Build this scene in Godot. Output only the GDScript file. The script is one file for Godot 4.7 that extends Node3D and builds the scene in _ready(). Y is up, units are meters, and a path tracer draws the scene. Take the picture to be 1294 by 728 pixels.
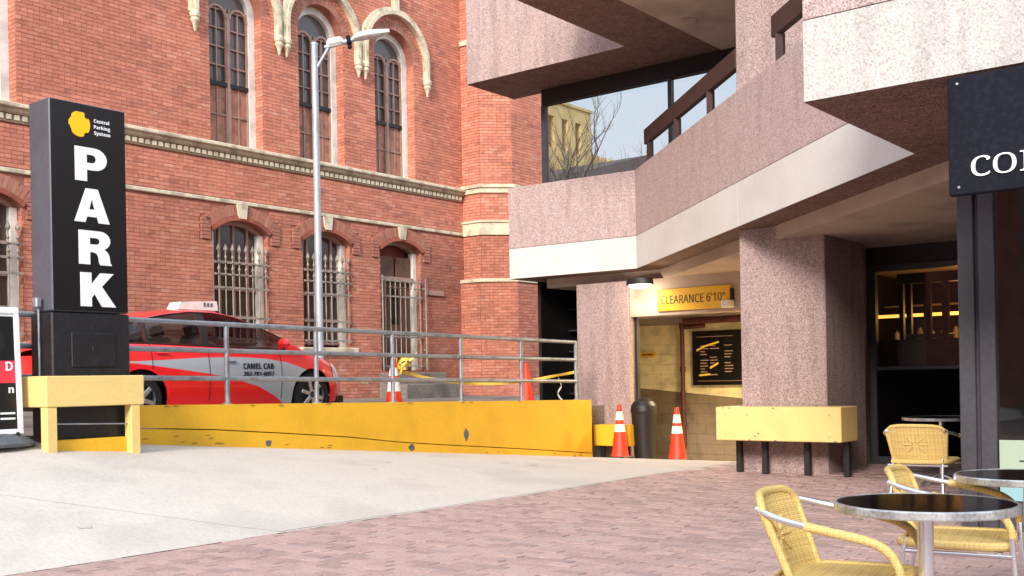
extends Node3D
# A parking garage entrance between an old brick building and a concrete block.
# The street grid is turned 38 degrees from the view: a runs along the fronts, b runs away along the brick wall.
const EYE := 1.2
const TURN := -0.66875
const FLAT := 0xFFFFFFFF

var cur: Node3D
var off := Vector3.ZERO
var used := {}
var smooth := 1
var rng := RandomNumberGenerator.new()
var M := {}
var texture_cache := {}


# ---------------------------------------------------------------- nodes
func numbered(n: String) -> String:
	if not used.has(n):
		used[n] = 0
		return n
	used[n] += 1
	return "%s_%03d" % [n, used[n]]


func tag(o: Node3D, label: String, category := "", group := "") -> void:
	o.set_meta("label", label)
	if category: o.set_meta("category", category)
	if group: o.set_meta("group", group)


func grid(a: float, y: float, b: float) -> Vector3:      # a point of the street grid, in the world
	return Basis(Vector3.UP, TURN) * Vector3(a, y, -b)


func thing(called: String, label: String, category: String, at: Vector3, turn := 0.0, group := "") -> Node3D:
	var o := Node3D.new()
	o.name = numbered(called)
	add_child(o)
	o.position = at
	o.rotation.y = turn
	tag(o, label, category, group)
	cur = o
	off = Vector3.ZERO
	return o


func on_grid(called: String, label: String, category: String, a: float, y: float, b: float, group := "") -> Node3D:
	# its parts are written in grid coordinates (a, y, -b) and moved back to its base
	var o := thing(called, label, category, grid(a, y, b), TURN, group)
	off = -Vector3(a, y, -b)
	return o


func setting(called: String) -> Node3D:
	var o := Node3D.new()
	o.name = called
	add_child(o)
	o.rotation.y = TURN
	o.set_meta("kind", "structure")
	cur = o
	off = Vector3.ZERO
	return o


func part(called: String, st: SurfaceTool, m: Material, parent: Node3D = null) -> MeshInstance3D:
	st.generate_normals()
	var o := MeshInstance3D.new()
	o.mesh = st.commit()
	o.mesh.surface_set_material(0, m)
	o.name = called
	if parent == null:
		cur.add_child(o, true)
		o.position = off
	else:
		parent.add_child(o, true)
		if not parent is MeshInstance3D: o.position = off
	return o


func copy_of(o: Node3D, label: String, at: Vector3, turn: float) -> Node3D:
	var c: Node3D = o.duplicate()
	c.name = numbered(String(o.name))
	add_child(c)
	c.position = at
	c.rotation.y = turn
	c.set_meta("label", label)
	return c


# ---------------------------------------------------------------- shapes
func nb() -> SurfaceTool:
	var st := SurfaceTool.new()
	st.begin(Mesh.PRIMITIVE_TRIANGLES)
	st.set_smooth_group(FLAT)
	return st


func face(st: SurfaceTool, p: Array, n: Vector3) -> void:      # a convex face turned towards n
	var q := p
	if ((p[1] - p[0]).cross(p[2] - p[0])).dot(n) > 0.0:
		q = p.duplicate()
		q.reverse()
	for i in range(1, q.size() - 1):
		for v in [q[0], q[i], q[i + 1]]:
			st.add_vertex(v)


func box_t(st: SurfaceTool, t: Transform3D, s: Vector3, bev := 0.0) -> void:
	var h := s * 0.5
	if bev <= 0.0:
		for ax in 3:
			for sg in [-1.0, 1.0]:
				var u := (ax + 1) % 3
				var v := (ax + 2) % 3
				var pts := []
				for c in [[-1, -1], [1, -1], [1, 1], [-1, 1]]:
					var p := Vector3.ZERO
					p[ax] = sg * h[ax]
					p[u] = c[0] * h[u]
					p[v] = c[1] * h[v]
					pts.append(t * p)
				var n := Vector3.ZERO
				n[ax] = sg
				face(st, pts, t.basis * n)
		return
	var k: float = min(bev, min(h.x, min(h.y, h.z)) * 0.9)
	for ax in 3:
		var u := (ax + 1) % 3
		var v := (ax + 2) % 3
		for sg in [-1.0, 1.0]:
			var pts := []
			for c in [[-1, -1], [1, -1], [1, 1], [-1, 1]]:
				var p := Vector3.ZERO
				p[ax] = sg * h[ax]
				p[u] = c[0] * (h[u] - k)
				p[v] = c[1] * (h[v] - k)
				pts.append(t * p)
			var n := Vector3.ZERO
			n[ax] = sg
			face(st, pts, t.basis * n)
		for su in [-1.0, 1.0]:
			for sv in [-1.0, 1.0]:
				var pts := []
				for e in [[-1, 0], [1, 0], [1, 1], [-1, 1]]:
					var p := Vector3.ZERO
					p[ax] = e[0] * (h[ax] - k)
					p[u] = su * (h[u] - (k if e[1] == 0 else 0.0))
					p[v] = sv * (h[v] - (0.0 if e[1] == 0 else k))
					pts.append(t * p)
				var n := Vector3.ZERO
				n[u] = su
				n[v] = sv
				face(st, pts, t.basis * n)
	for sx in [-1.0, 1.0]:
		for sy in [-1.0, 1.0]:
			for sz in [-1.0, 1.0]:
				var n := Vector3(sx, sy, sz)
				face(st, [t * Vector3(sx * h.x, sy * (h.y - k), sz * (h.z - k)), t * Vector3(sx * (h.x - k), sy * h.y, sz * (h.z - k)), t * Vector3(sx * (h.x - k), sy * (h.y - k), sz * h.z)], t.basis * n)


func box(st: SurfaceTool, c: Vector3, s: Vector3, bev := 0.0) -> void:
	box_t(st, Transform3D(Basis.IDENTITY, c), s, bev)


func gbox(st: SurfaceTool, a0: float, a1: float, y0: float, y1: float, b0: float, b1: float, bev := 0.0) -> void:
	box(st, Vector3((a0 + a1) / 2, (y0 + y1) / 2, -(b0 + b1) / 2), Vector3(absf(a1 - a0), absf(y1 - y0), absf(b1 - b0)), bev)


func bar(st: SurfaceTool, p: Vector3, q: Vector3, w: float, h: float, bev := 0.0, up := Vector3.UP) -> void:   # a straight bar of section w x h
	var d := q - p
	var z := d.normalized()
	var x := up.cross(z)
	if x.length() < 0.01: x = Vector3.RIGHT
	x = x.normalized()
	box_t(st, Transform3D(Basis(x, z.cross(x), z), (p + q) / 2), Vector3(w, h, d.length()), bev)


func extrude(st: SurfaceTool, poly: PackedVector2Array, o: Vector3, u: Vector3, v: Vector3, w: Vector3) -> void:   # front at o, back at o + w
	var idx := Geometry2D.triangulate_polygon(poly)
	var pt := func(i: int) -> Vector3: return o + u * poly[i].x + v * poly[i].y
	for i in range(0, idx.size(), 3):
		var t := [pt.call(idx[i]), pt.call(idx[i + 1]), pt.call(idx[i + 2])]
		face(st, t, -w)
		face(st, [t[0] + w, t[1] + w, t[2] + w], w)
	var cw := Geometry2D.is_polygon_clockwise(poly)
	for i in poly.size():
		var j := (i + 1) % poly.size()
		var e := poly[j] - poly[i]
		if e.length() < 1e-5: continue
		var n2 := Vector2(e.y, -e.x) * (-1.0 if cw else 1.0)
		face(st, [pt.call(i), pt.call(j), pt.call(j) + w, pt.call(i) + w], u * n2.x + v * n2.y)


func holed(outer: PackedVector2Array, holes: Array) -> Array:     # outer minus holes, in pieces without holes
	var lo := INF
	var hi := -INF
	for p in outer:
		lo = min(lo, p.x)
		hi = max(hi, p.x)
	var cuts := [lo - 1.0, hi + 1.0]
	for h in holes:
		var c := 0.0
		for p in h: c += p.x
		c /= h.size()
		var fresh := true
		for k in cuts:
			if absf(k - c) < 0.05: fresh = false
		if fresh: cuts.append(c)
	cuts.sort()
	var out := []
	for i in cuts.size() - 1:
		var strip := PackedVector2Array([Vector2(cuts[i], -100), Vector2(cuts[i + 1], -100), Vector2(cuts[i + 1], 100), Vector2(cuts[i], 100)])
		var pieces := Geometry2D.intersect_polygons(outer, strip)
		for h in holes:
			var next: Array[PackedVector2Array] = []
			for p in pieces:
				next.append_array(Geometry2D.clip_polygons(p, h))
			pieces = next
		out.append_array(pieces)
	return out


func tube(st: SurfaceTool, pts: Array, r: float, sides := 8, caps := true, r_end := -1.0) -> void:
	smooth += 1
	if smooth > 30: smooth = 1
	var rings := []
	var up := Vector3.UP
	if absf((pts[1] - pts[0]).normalized().dot(up)) > 0.9: up = Vector3.RIGHT
	var x := Vector3.ZERO
	for i in pts.size():
		var d: Vector3 = (pts[min(i + 1, pts.size() - 1)] - pts[max(i - 1, 0)]).normalized()
		x = (up.cross(d) if i == 0 else x - d * x.dot(d)).normalized()
		var y := d.cross(x)
		var rr: float = r if r_end < 0.0 else lerpf(r, r_end, float(i) / (pts.size() - 1))
		var ring := []
		for k in sides:
			var t := TAU * k / sides
			ring.append(pts[i] + (x * cos(t) + y * sin(t)) * rr)
		rings.append(ring)
	st.set_smooth_group(smooth)
	for i in pts.size() - 1:
		for k in sides:
			var l := (k + 1) % sides
			var q := [rings[i][k], rings[i][l], rings[i + 1][l], rings[i + 1][k]]
			face(st, q, (q[0] + q[1] + q[2] + q[3]) / 4.0 - (pts[i] + pts[i + 1]) / 2.0)
	st.set_smooth_group(FLAT)
	if caps:
		face(st, rings[0], pts[0] - pts[1])
		face(st, rings[-1], pts[-1] - pts[-2])


func lathe(st: SurfaceTool, t: Transform3D, prof: Array, segs := 20, soft := true) -> void:      # prof: (radius, height) upwards along the outside
	for i in prof.size() - 1:
		var p: Vector2 = prof[i]
		var q: Vector2 = prof[i + 1]
		smooth += 1
		if smooth > 30: smooth = 1
		st.set_smooth_group(smooth if soft else FLAT)
		for k in segs:
			var t0 := TAU * k / segs
			var t1 := TAU * (k + 1) / segs
			var f := func(a: Vector2, an: float) -> Vector3: return t * Vector3(a.x * cos(an), a.y, a.x * sin(an))
			var m := (t0 + t1) / 2
			var dr := q - p
			var n := t.basis * Vector3(dr.y * cos(m), -dr.x, dr.y * sin(m))
			var pts := []
			if p.x > 1e-5: pts.append_array([f.call(p, t0), f.call(p, t1)])
			else: pts.append(f.call(p, t0))
			if q.x > 1e-5: pts.append_array([f.call(q, t1), f.call(q, t0)])
			else: pts.append(f.call(q, t0))
			face(st, pts, n)
	st.set_smooth_group(FLAT)


func curve(pts: Array, n := 6) -> Array:      # a smooth line through the points
	var out := []
	for i in pts.size() - 1:
		var a: Vector3 = pts[max(i - 1, 0)]
		var d: Vector3 = pts[min(i + 2, pts.size() - 1)]
		for k in n:
			out.append(pts[i].cubic_interpolate(pts[i + 1], a, d, float(k) / n))
	out.append(pts[-1])
	return out


func text(called: String, what: String, cap: float, font: Font, o: Vector3, u: Vector3, v: Vector3, m: Material, parent: Node3D = null, width := 0.0, depth := 0.004, centred := false) -> MeshInstance3D:
	# lettering of capital height cap (and total width, if given) whose baseline starts at o and runs along u
	var tm := TextMesh.new()
	tm.text = what
	tm.font = font
	tm.font_size = 100
	tm.pixel_size = 0.01
	tm.depth = 0.01
	tm.curve_step = 1.5
	tm.horizontal_alignment = HORIZONTAL_ALIGNMENT_LEFT
	var ar := tm.get_mesh_arrays()
	var lo := Vector3(INF, INF, INF)
	var hi := -lo
	for p in ar[Mesh.ARRAY_VERTEX]:
		lo = lo.min(p)
		hi = hi.max(p)
	var tall := TextMesh.new()
	tall.text = "H"
	tall.font = font
	tall.font_size = 100
	tall.pixel_size = 0.01
	tall.depth = 0.01
	var ha := tall.get_mesh_arrays()
	var h0 := INF
	var h1 := -INF
	for p in ha[Mesh.ARRAY_VERTEX]:
		h0 = min(h0, p.y)
		h1 = max(h1, p.y)
	var base := h0
	if what.contains("\n"): base = lo.y
	var ky := cap / (h1 - h0)
	var kx := ky if width <= 0.0 else width / (hi.x - lo.x)
	var w := u.cross(v).normalized()
	var verts := PackedVector3Array()
	var x0 := (lo.x + hi.x) / 2 if centred else lo.x
	for p in ar[Mesh.ARRAY_VERTEX]:
		verts.append(o + u * (p.x - x0) * kx + v * (p.y - base) * ky + w * (p.z - lo.z) / 0.01 * depth)
	ar[Mesh.ARRAY_VERTEX] = verts
	var ns := PackedVector3Array()
	for n in ar[Mesh.ARRAY_NORMAL]:
		ns.append((u * n.x + v * n.y + w * n.z).normalized())
	ar[Mesh.ARRAY_NORMAL] = ns
	ar[Mesh.ARRAY_TANGENT] = null
	var am := ArrayMesh.new()
	am.add_surface_from_arrays(Mesh.PRIMITIVE_TRIANGLES, ar)
	am.surface_set_material(0, m)
	var mi := MeshInstance3D.new()
	mi.mesh = am
	mi.name = called
	if parent == null:
		cur.add_child(mi, true)
		mi.position = off
	else:
		parent.add_child(mi, true)
	return mi


# ---------------------------------------------------------------- materials
func noise(freq: float, kind := FastNoiseLite.TYPE_SIMPLEX_SMOOTH, octaves := 4, sd := 1) -> FastNoiseLite:
	var n := FastNoiseLite.new()
	n.noise_type = kind
	n.frequency = freq
	n.fractal_octaves = octaves
	n.seed = sd
	if kind == FastNoiseLite.TYPE_CELLULAR:
		n.cellular_return_type = FastNoiseLite.RETURN_CELL_VALUE
		n.cellular_jitter = 1.0
		if octaves <= 1: n.fractal_type = FastNoiseLite.FRACTAL_NONE
	return n


func ramp(cols: Array, at: Array = []) -> Gradient:
	var g := Gradient.new()
	var os := PackedFloat32Array()
	for i in cols.size(): os.append(at[i] if at.size() else float(i) / (cols.size() - 1))
	g.offsets = os
	g.colors = PackedColorArray(cols)
	return g


func ntex(n: FastNoiseLite, g: Gradient = null, size := 512, bump := 0.0) -> NoiseTexture2D:
	var t := NoiseTexture2D.new()
	t.width = size
	t.height = size
	t.seamless = true
	t.noise = n
	if g: t.color_ramp = g
	if bump > 0.0:
		t.as_normal_map = true
		t.bump_strength = bump
	return t


func plain(c: Color, rough := 0.6, metal := 0.0) -> StandardMaterial3D:
	var m := StandardMaterial3D.new()
	m.albedo_color = c
	m.roughness = rough
	m.metallic = metal
	return m


# base colour c broken up by a fine and a coarse pattern; sizes in metres
func worn(c: Color, rough: float, fine_m: float, fine_amt: float, coarse_m: float, coarse_amt: float, sd := 1, metal := 0.0, bump := 0.0, world := false) -> StandardMaterial3D:
	var m := plain(Color.WHITE, rough, metal)
	var key := "%s_%s_%s" % [c, fine_amt, sd]
	if not texture_cache.has(key):
		texture_cache[key] = ntex(noise(0.02, FastNoiseLite.TYPE_SIMPLEX_SMOOTH, 5, sd), ramp([c.darkened(fine_amt), c, c.lightened(fine_amt * 0.6)]), 512)
	m.albedo_texture = texture_cache[key]
	m.uv1_triplanar = true
	m.uv1_world_triplanar = world
	m.uv1_triplanar_sharpness = 6.0
	m.uv1_scale = Vector3.ONE / (fine_m * 10.0)
	var dk := "macro%s" % coarse_amt
	if not texture_cache.has(dk):
		texture_cache[dk] = ntex(noise(0.012, FastNoiseLite.TYPE_SIMPLEX_SMOOTH, 5, 77), ramp([Color.WHITE.darkened(coarse_amt), Color.WHITE, Color.WHITE.darkened(coarse_amt * 0.3)], [0.2, 0.55, 0.9]), 512)
	m.detail_enabled = true
	m.detail_blend_mode = BaseMaterial3D.BLEND_MODE_MUL
	m.detail_albedo = texture_cache[dk]
	m.detail_uv_layer = BaseMaterial3D.DETAIL_UV_2
	m.uv2_triplanar = true
	m.uv2_world_triplanar = world
	m.uv2_triplanar_sharpness = 6.0
	m.uv2_scale = Vector3.ONE / (coarse_m * 6.0)
	if bump > 0.0:
		if not texture_cache.has("bump"): texture_cache["bump"] = ntex(noise(0.03, FastNoiseLite.TYPE_SIMPLEX_SMOOTH, 4, 5), null, 512, 6.0)
		m.normal_enabled = true
		m.normal_texture = texture_cache["bump"]
		m.normal_scale = bump
	return m


func aggregate(cols: Array, at: Array, sd: int, macro: float) -> StandardMaterial3D:    # exposed pebbles in cement
	var m := plain(Color.WHITE, 0.85)
	var n := noise(0.11, FastNoiseLite.TYPE_CELLULAR, 1, sd)
	m.albedo_texture = ntex(n, ramp(cols, at), 1024)
	m.uv1_triplanar = true
	m.uv1_triplanar_sharpness = 8.0
	m.uv1_scale = Vector3.ONE / 1.15
	m.normal_enabled = true
	m.normal_texture = ntex(n, null, 1024, 5.0)
	m.normal_scale = 0.5
	var dk := "macro%s" % macro
	if not texture_cache.has(dk):
		texture_cache[dk] = ntex(noise(0.012, FastNoiseLite.TYPE_SIMPLEX_SMOOTH, 5, 77), ramp([Color.WHITE.darkened(macro), Color.WHITE, Color.WHITE.darkened(macro * 0.3)], [0.2, 0.55, 0.9]), 512)
	m.detail_enabled = true
	m.detail_blend_mode = BaseMaterial3D.BLEND_MODE_MUL
	m.detail_albedo = texture_cache[dk]
	m.detail_uv_layer = BaseMaterial3D.DETAIL_UV_2
	m.uv2_triplanar = true
	m.uv2_triplanar_sharpness = 6.0
	m.uv2_scale = Vector3(0.55, 0.09, 0.55)
	return m


func lin(r: float, g: float, b: float) -> Color:
	return Color(r, g, b).linear_to_srgb()


func materials() -> void:
	M.brick = plain(Color.WHITE, 0.9)
	M.brick.vertex_color_use_as_albedo = true
	M.brick.albedo_texture = ntex(noise(0.02, FastNoiseLite.TYPE_SIMPLEX_SMOOTH, 5, 3), ramp([Color(0.82, 0.8, 0.8), Color(1, 1, 1), Color(0.93, 0.92, 0.92)]), 512)
	M.brick.uv1_triplanar = true
	M.brick.uv1_world_triplanar = true
	M.brick.uv1_scale = Vector3.ONE * 0.45
	M.mortar = worn(Color(0.67, 0.42, 0.345), 0.95, 0.05, 0.15, 1.0, 0.2, 4)
	M.brick_red = worn(Color(0.66, 0.36, 0.28), 0.9, 0.04, 0.18, 1.0, 0.2, 6)
	M.stone = worn(Color(0.88, 0.82, 0.71), 0.85, 0.04, 0.14, 0.5, 0.25, 7, 0.0, 0.3)
	M.stone_tan = worn(Color(0.70, 0.61, 0.49), 0.85, 0.04, 0.16, 0.5, 0.25, 8, 0.0, 0.3)
	M.white_wood = worn(Color(0.92, 0.90, 0.86), 0.6, 0.05, 0.08, 0.8, 0.15, 9)
	M.sash = worn(Color(0.68, 0.54, 0.48), 0.6, 0.05, 0.12, 0.6, 0.15, 10)
	M.dim_glass = plain(Color(0.30, 0.23, 0.20), 0.2)
	M.blind = worn(Color(0.70, 0.48, 0.39), 0.7, 0.05, 0.12, 0.4, 0.2, 11)
	M.dark_glass = plain(Color(0.09, 0.085, 0.09), 0.08)
	M.old_glass = plain(Color(0.38, 0.34, 0.33), 0.15)
	M.iron = worn(Color(0.66, 0.61, 0.56), 0.6, 0.03, 0.25, 0.4, 0.25, 12, 0.2)
	M.panel_brown = worn(Color(0.43, 0.29, 0.22), 0.7, 0.04, 0.15, 0.5, 0.2, 13)
	M.pink = aggregate([Color(0.53, 0.445, 0.435), Color(0.67, 0.58, 0.565), Color(0.73, 0.64, 0.625), Color(0.82, 0.745, 0.73)], [0.0, 0.3, 0.7, 1.0], 21, 0.09)
	M.column = M.pink.duplicate()
	M.column.albedo_color = Color(0.90, 0.885, 0.88)
	M.shaded_agg = aggregate([Color(0.22, 0.15, 0.13), Color(0.41, 0.30, 0.265), Color(0.50, 0.38, 0.34), Color(0.61, 0.48, 0.44)], [0.0, 0.3, 0.7, 1.0], 22, 0.12)  # the pink aggregate again, with the soffit shade put into its colour
	M.white_agg = aggregate([Color(0.64, 0.61, 0.59), Color(0.72, 0.70, 0.68), Color(0.75, 0.735, 0.715), Color(0.80, 0.785, 0.765)], [0.0, 0.2, 0.7, 1.0], 23, 0.07)
	M.white_conc = worn(Color(0.83, 0.81, 0.79), 0.85, 0.05, 0.04, 1.2, 0.06, 50, 0.0, 0.15)
	M.plaster = worn(Color(0.72, 0.645, 0.59), 0.9, 0.06, 0.05, 1.2, 0.12, 14)
	M.driveway = worn(Color(0.785, 0.745, 0.705), 0.9, 0.10, 0.035, 1.6, 0.06, 15, 0.0, 0.25)
	M.alley = worn(Color(0.52, 0.48, 0.45), 0.95, 0.08, 0.15, 1.5, 0.2, 16)
	M.paver = plain(Color.WHITE, 0.85)
	M.paver.vertex_color_use_as_albedo = true
	M.paver.albedo_texture = M.brick.albedo_texture
	M.paver.uv1_triplanar = true
	M.paver.uv1_world_triplanar = true
	M.paver.uv1_scale = Vector3(2.5, 2.5, 2.5)
	M.sand = worn(Color(0.50, 0.42, 0.40), 0.95, 0.04, 0.2, 0.8, 0.2, 17)
	M.yellow = worn(Color(0.895, 0.685, 0.15), 0.55, 0.06, 0.04, 0.9, 0.05, 18)
	M.pale_yellow = worn(Color(0.90, 0.775, 0.49), 0.55, 0.06, 0.03, 0.9, 0.04, 19)
	M.sign_black = plain(Color(0.055, 0.05, 0.06), 0.35)
	M.sign_grey = worn(Color(0.33, 0.33, 0.37), 0.4, 0.1, 0.04, 1.0, 0.08, 24)
	M.cabinet = worn(Color(0.10, 0.10, 0.115), 0.45, 0.08, 0.1, 0.6, 0.2, 25)
	M.sign_white = plain(Color(0.9, 0.9, 0.92), 0.5)
	M.sign_gold = plain(Color(0.98, 0.75, 0.02), 0.5)
	M.galv = worn(Color(0.62, 0.64, 0.67), 0.45, 0.03, 0.12, 0.4, 0.2, 26, 0.55)
	M.pole = worn(Color(0.72, 0.74, 0.77), 0.45, 0.04, 0.08, 0.6, 0.15, 27, 0.3)
	M.rail_brown = worn(Color(0.26, 0.165, 0.14), 0.6, 0.04, 0.12, 0.5, 0.15, 28)
	M.dark_steel = worn(Color(0.115, 0.10, 0.10), 0.55, 0.05, 0.15, 0.6, 0.2, 29)
	M.frame_grey = worn(Color(0.29, 0.285, 0.31), 0.4, 0.06, 0.06, 0.8, 0.1, 30, 0.3)
	M.glass = plain(Color(0.08, 0.09, 0.10, 0.10), 0.02)
	M.glass.transparency = BaseMaterial3D.TRANSPARENCY_ALPHA
	M.shop_glass = M.glass.duplicate()
	M.shop_glass.metallic_specular = 0.5
	M.tinted = M.glass.duplicate()
	M.tinted.albedo_color = Color(0.10, 0.12, 0.14, 0.30)
	M.slate = worn(Color(0.125, 0.13, 0.165), 0.75, 0.06, 0.06, 0.8, 0.1, 31)
	M.slate.metallic_specular = 0.15
	M.cmu_yellow = worn(Color(0.88, 0.82, 0.64), 0.75, 0.04, 0.08, 0.6, 0.15, 32)
	M.cmu_olive = worn(Color(0.47, 0.40, 0.31), 0.75, 0.04, 0.10, 0.6, 0.15, 33)
	M.pipe_red = worn(Color(0.34, 0.15, 0.12), 0.6, 0.03, 0.15, 0.4, 0.2, 34)
	M.board = plain(Color(0.035, 0.03, 0.035), 0.4)
	M.orange = worn(Color(0.93, 0.22, 0.10), 0.5, 0.05, 0.08, 0.3, 0.12, 35)
	M.cone_white = worn(Color(0.90, 0.89, 0.87), 0.5, 0.05, 0.06, 0.3, 0.1, 36)
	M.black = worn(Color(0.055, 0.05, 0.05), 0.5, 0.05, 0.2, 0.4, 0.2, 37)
	M.pit_black = plain(Color(0.05, 0.045, 0.045), 0.6)
	M.pit_black.metallic_specular = 0.1
	M.rubber = worn(Color(0.36, 0.38, 0.41), 0.7, 0.05, 0.12, 0.4, 0.15, 38)
	M.tyre = plain(Color(0.06, 0.06, 0.065), 0.8)
	M.alloy = plain(Color(0.72, 0.72, 0.74), 0.3, 0.7)
	M.red = plain(Color(0.92, 0.11, 0.14), 0.3)
	M.red.clearcoat_enabled = true
	M.red.clearcoat = 0.8
	M.red.clearcoat_roughness = 0.05
	M.chrome = plain(Color(0.86, 0.86, 0.88), 0.22, 0.9)
	M.table_black = plain(Color(0.06, 0.055, 0.06), 0.12)
	M.table_rim = worn(Color(0.80, 0.80, 0.80), 0.3, 0.02, 0.25, 0.2, 0.2, 39, 0.7)
	M.wicker = weave(Color(0.87, 0.74, 0.45), 0.0075)
	M.wicker_wrap = weave(Color(0.88, 0.75, 0.46), 0.005)
	M.tape = plain(Color(0.93, 0.78, 0.32), 0.5)
	M.sun_stone = worn(Color(0.99, 0.87, 0.60), 0.9, 0.5, 0.06, 4.0, 0.12, 40)
	M.bark = worn(Color(0.50, 0.45, 0.41), 0.9, 0.05, 0.2, 0.5, 0.2, 41)
	M.roof_grey = worn(Color(0.45, 0.44, 0.45), 0.9, 0.2, 0.1, 3.0, 0.15, 42)
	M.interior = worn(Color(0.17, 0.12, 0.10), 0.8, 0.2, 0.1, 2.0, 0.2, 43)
	M.cafe_interior = worn(Color(0.50, 0.42, 0.39), 0.8, 0.3, 0.2, 1.0, 0.35, 44)
	M.paper = plain(Color(0.62, 0.68, 0.60), 0.7)
	M.paper_blue = plain(Color(0.52, 0.68, 0.70), 0.7)
	M.scuff = plain(Color(0.60, 0.47, 0.20), 0.8)
	M.stain = plain(Color(0.735, 0.70, 0.67), 0.9)
	M.stain_red = plain(Color(0.73, 0.645, 0.615), 0.9)
	M.joint = plain(Color(0.66, 0.60, 0.57), 0.95)
	M.lamp_glow = plain(Color(0.95, 0.93, 0.88), 0.5)
	M.lamp_glow.emission_enabled = true
	M.lamp_glow.emission = Color(1.0, 0.95, 0.85)
	M.lamp_glow.emission_energy_multiplier = 2.5
	M.strip_glow = plain(Color(0.95, 0.8, 0.45), 0.5)
	M.strip_glow.emission_enabled = true
	M.strip_glow.emission = Color(1.0, 0.72, 0.32)
	M.strip_glow.emission_energy_multiplier = 0.9


func weave(c: Color, cell: float) -> StandardMaterial3D:      # an over-and-under weave of flat strands
	var n := 96
	var im := Image.create(n, n, false, Image.FORMAT_RGB8)
	var hm := Image.create(n, n, false, Image.FORMAT_RGB8)
	var r := RandomNumberGenerator.new()
	r.seed = 5
	var tones := []
	for i in 64: tones.append(r.randf_range(0.86, 1.06))
	for y in n:
		for x in n:
			var cx := x / 12
			var cy := y / 12
			var fx := (x % 12 + 0.5) / 12.0
			var fy := (y % 12 + 0.5) / 12.0
			var over := (cx + cy) % 2 == 0
			var across := sin(PI * (fy if over else fx))
			var along := sin(PI * (fx if over else fy))
			var h := pow(across, 0.5) * (0.55 + 0.45 * along)
			var k: float = tones[cy if over else cx + 8] * lerpf(0.72, 1.0, clampf(h * 1.5, 0.0, 1.0))  # shade in the creases between strands is put into the colour
			im.set_pixel(x, y, Color(minf(c.r * k, 1), minf(c.g * k, 1), minf(c.b * k, 1)))
			hm.set_pixel(x, y, Color(h, h, h))
	hm.bump_map_to_normal_map(5.0)
	var m := plain(Color.WHITE, 0.45)
	m.albedo_texture = ImageTexture.create_from_image(im)
	m.normal_enabled = true
	m.normal_texture = ImageTexture.create_from_image(hm)
	m.uv1_triplanar = true
	m.uv1_triplanar_sharpness = 8.0
	m.uv1_scale = Vector3.ONE / (cell * 8.0)
	return m


func _ready() -> void:
	rng.seed = 11
	camera_and_light()
	materials()
	grounds()
	brick_building()
	concrete_building()
	far_things()
	garage_things()
	ramp_things()
	pylon()
	taxi()
	street_lamp()
	cafe()


func camera_and_light() -> void:
	var cam := Camera3D.new()
	cam.name = "camera"
	add_child(cam)
	cam.position = Vector3(0, EYE, 0)
	cam.rotation.z = -0.0183
	var near := 0.05
	cam.set_frustum(near * 728.0 / 1370.0, Vector2(0, near * 116.0 / 1370.0), near, 2000.0)
	cam.keep_aspect = Camera3D.KEEP_HEIGHT
	cam.current = true
	var sky_m := ProceduralSkyMaterial.new()
	sky_m.sky_top_color = Color(0.72, 0.79, 0.86)
	sky_m.sky_horizon_color = Color(0.86, 0.88, 0.89)
	sky_m.sky_curve = 0.12
	sky_m.ground_bottom_color = Color(0.45, 0.42, 0.40)
	sky_m.ground_horizon_color = Color(0.72, 0.72, 0.72)
	sky_m.sky_energy_multiplier = 1.0
	sky_m.sun_angle_max = 1.0
	var sky := Sky.new()
	sky.sky_material = sky_m
	var env := Environment.new()
	env.background_mode = Environment.BG_SKY
	env.sky = sky
	env.background_energy_multiplier = 1.0
	env.tonemap_mode = Environment.TONE_MAPPER_LINEAR
	env.tonemap_exposure = 2.5
	env.sdfgi_enabled = true
	env.ssao_enabled = true
	env.ssil_enabled = true
	var we := WorldEnvironment.new()
	we.name = "environment"
	we.environment = env
	add_child(we)
	var sun := DirectionalLight3D.new()
	sun.name = "sun"
	sun.light_color = Color(1.0, 0.965, 0.92)
	sun.light_energy = 0.62
	sun.light_angular_distance = 15.0
	sun.shadow_enabled = true
	add_child(sun)
	var to_sun := Basis(Vector3.UP, TURN) * Vector3(0.30, 0.45, 0.88)     # behind the camera, over the street
	sun.look_at_from_position(to_sun.normalized() * 50.0, Vector3.ZERO)


# ---------------------------------------------------------------- the setting
func wall_foot(b: float) -> float:                       # the driveway's height along the yellow wall
	return min(0.72, 0.61 - 0.0852 * (b - 6.48)) if b < 15.1 else -0.125 - 0.125 * (b - 15.1)


func drive_y(a: float, b: float) -> float:
	if b >= 15.1: return wall_foot(b)
	var t: float = clampf((-6.9 - a) / 3.37, 0.0, 1.0)
	var k := smoothstep(13.0, 15.1, b)
	return lerpf(wall_foot(b) * t, wall_foot(b), k)


func alley_y(a: float) -> float:
	return 0.728 + 0.035 * maxf(0.0, -13.2 - a)


func sheet(st: SurfaceTool, pts: Array) -> void:
	face(st, pts, Vector3.UP)


func paver_tone(r: float) -> Color:
	var c := Color(0.43, 0.287, 0.257)
	if r < 0.2: c = Color(0.395, 0.266, 0.242)
	elif r < 0.42: c = Color(0.465, 0.316, 0.282)
	elif r < 0.5: c = Color(0.40, 0.28, 0.265)
	return c * (0.9 + 0.2 * fmod(r * 37.7, 1.0))


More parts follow.
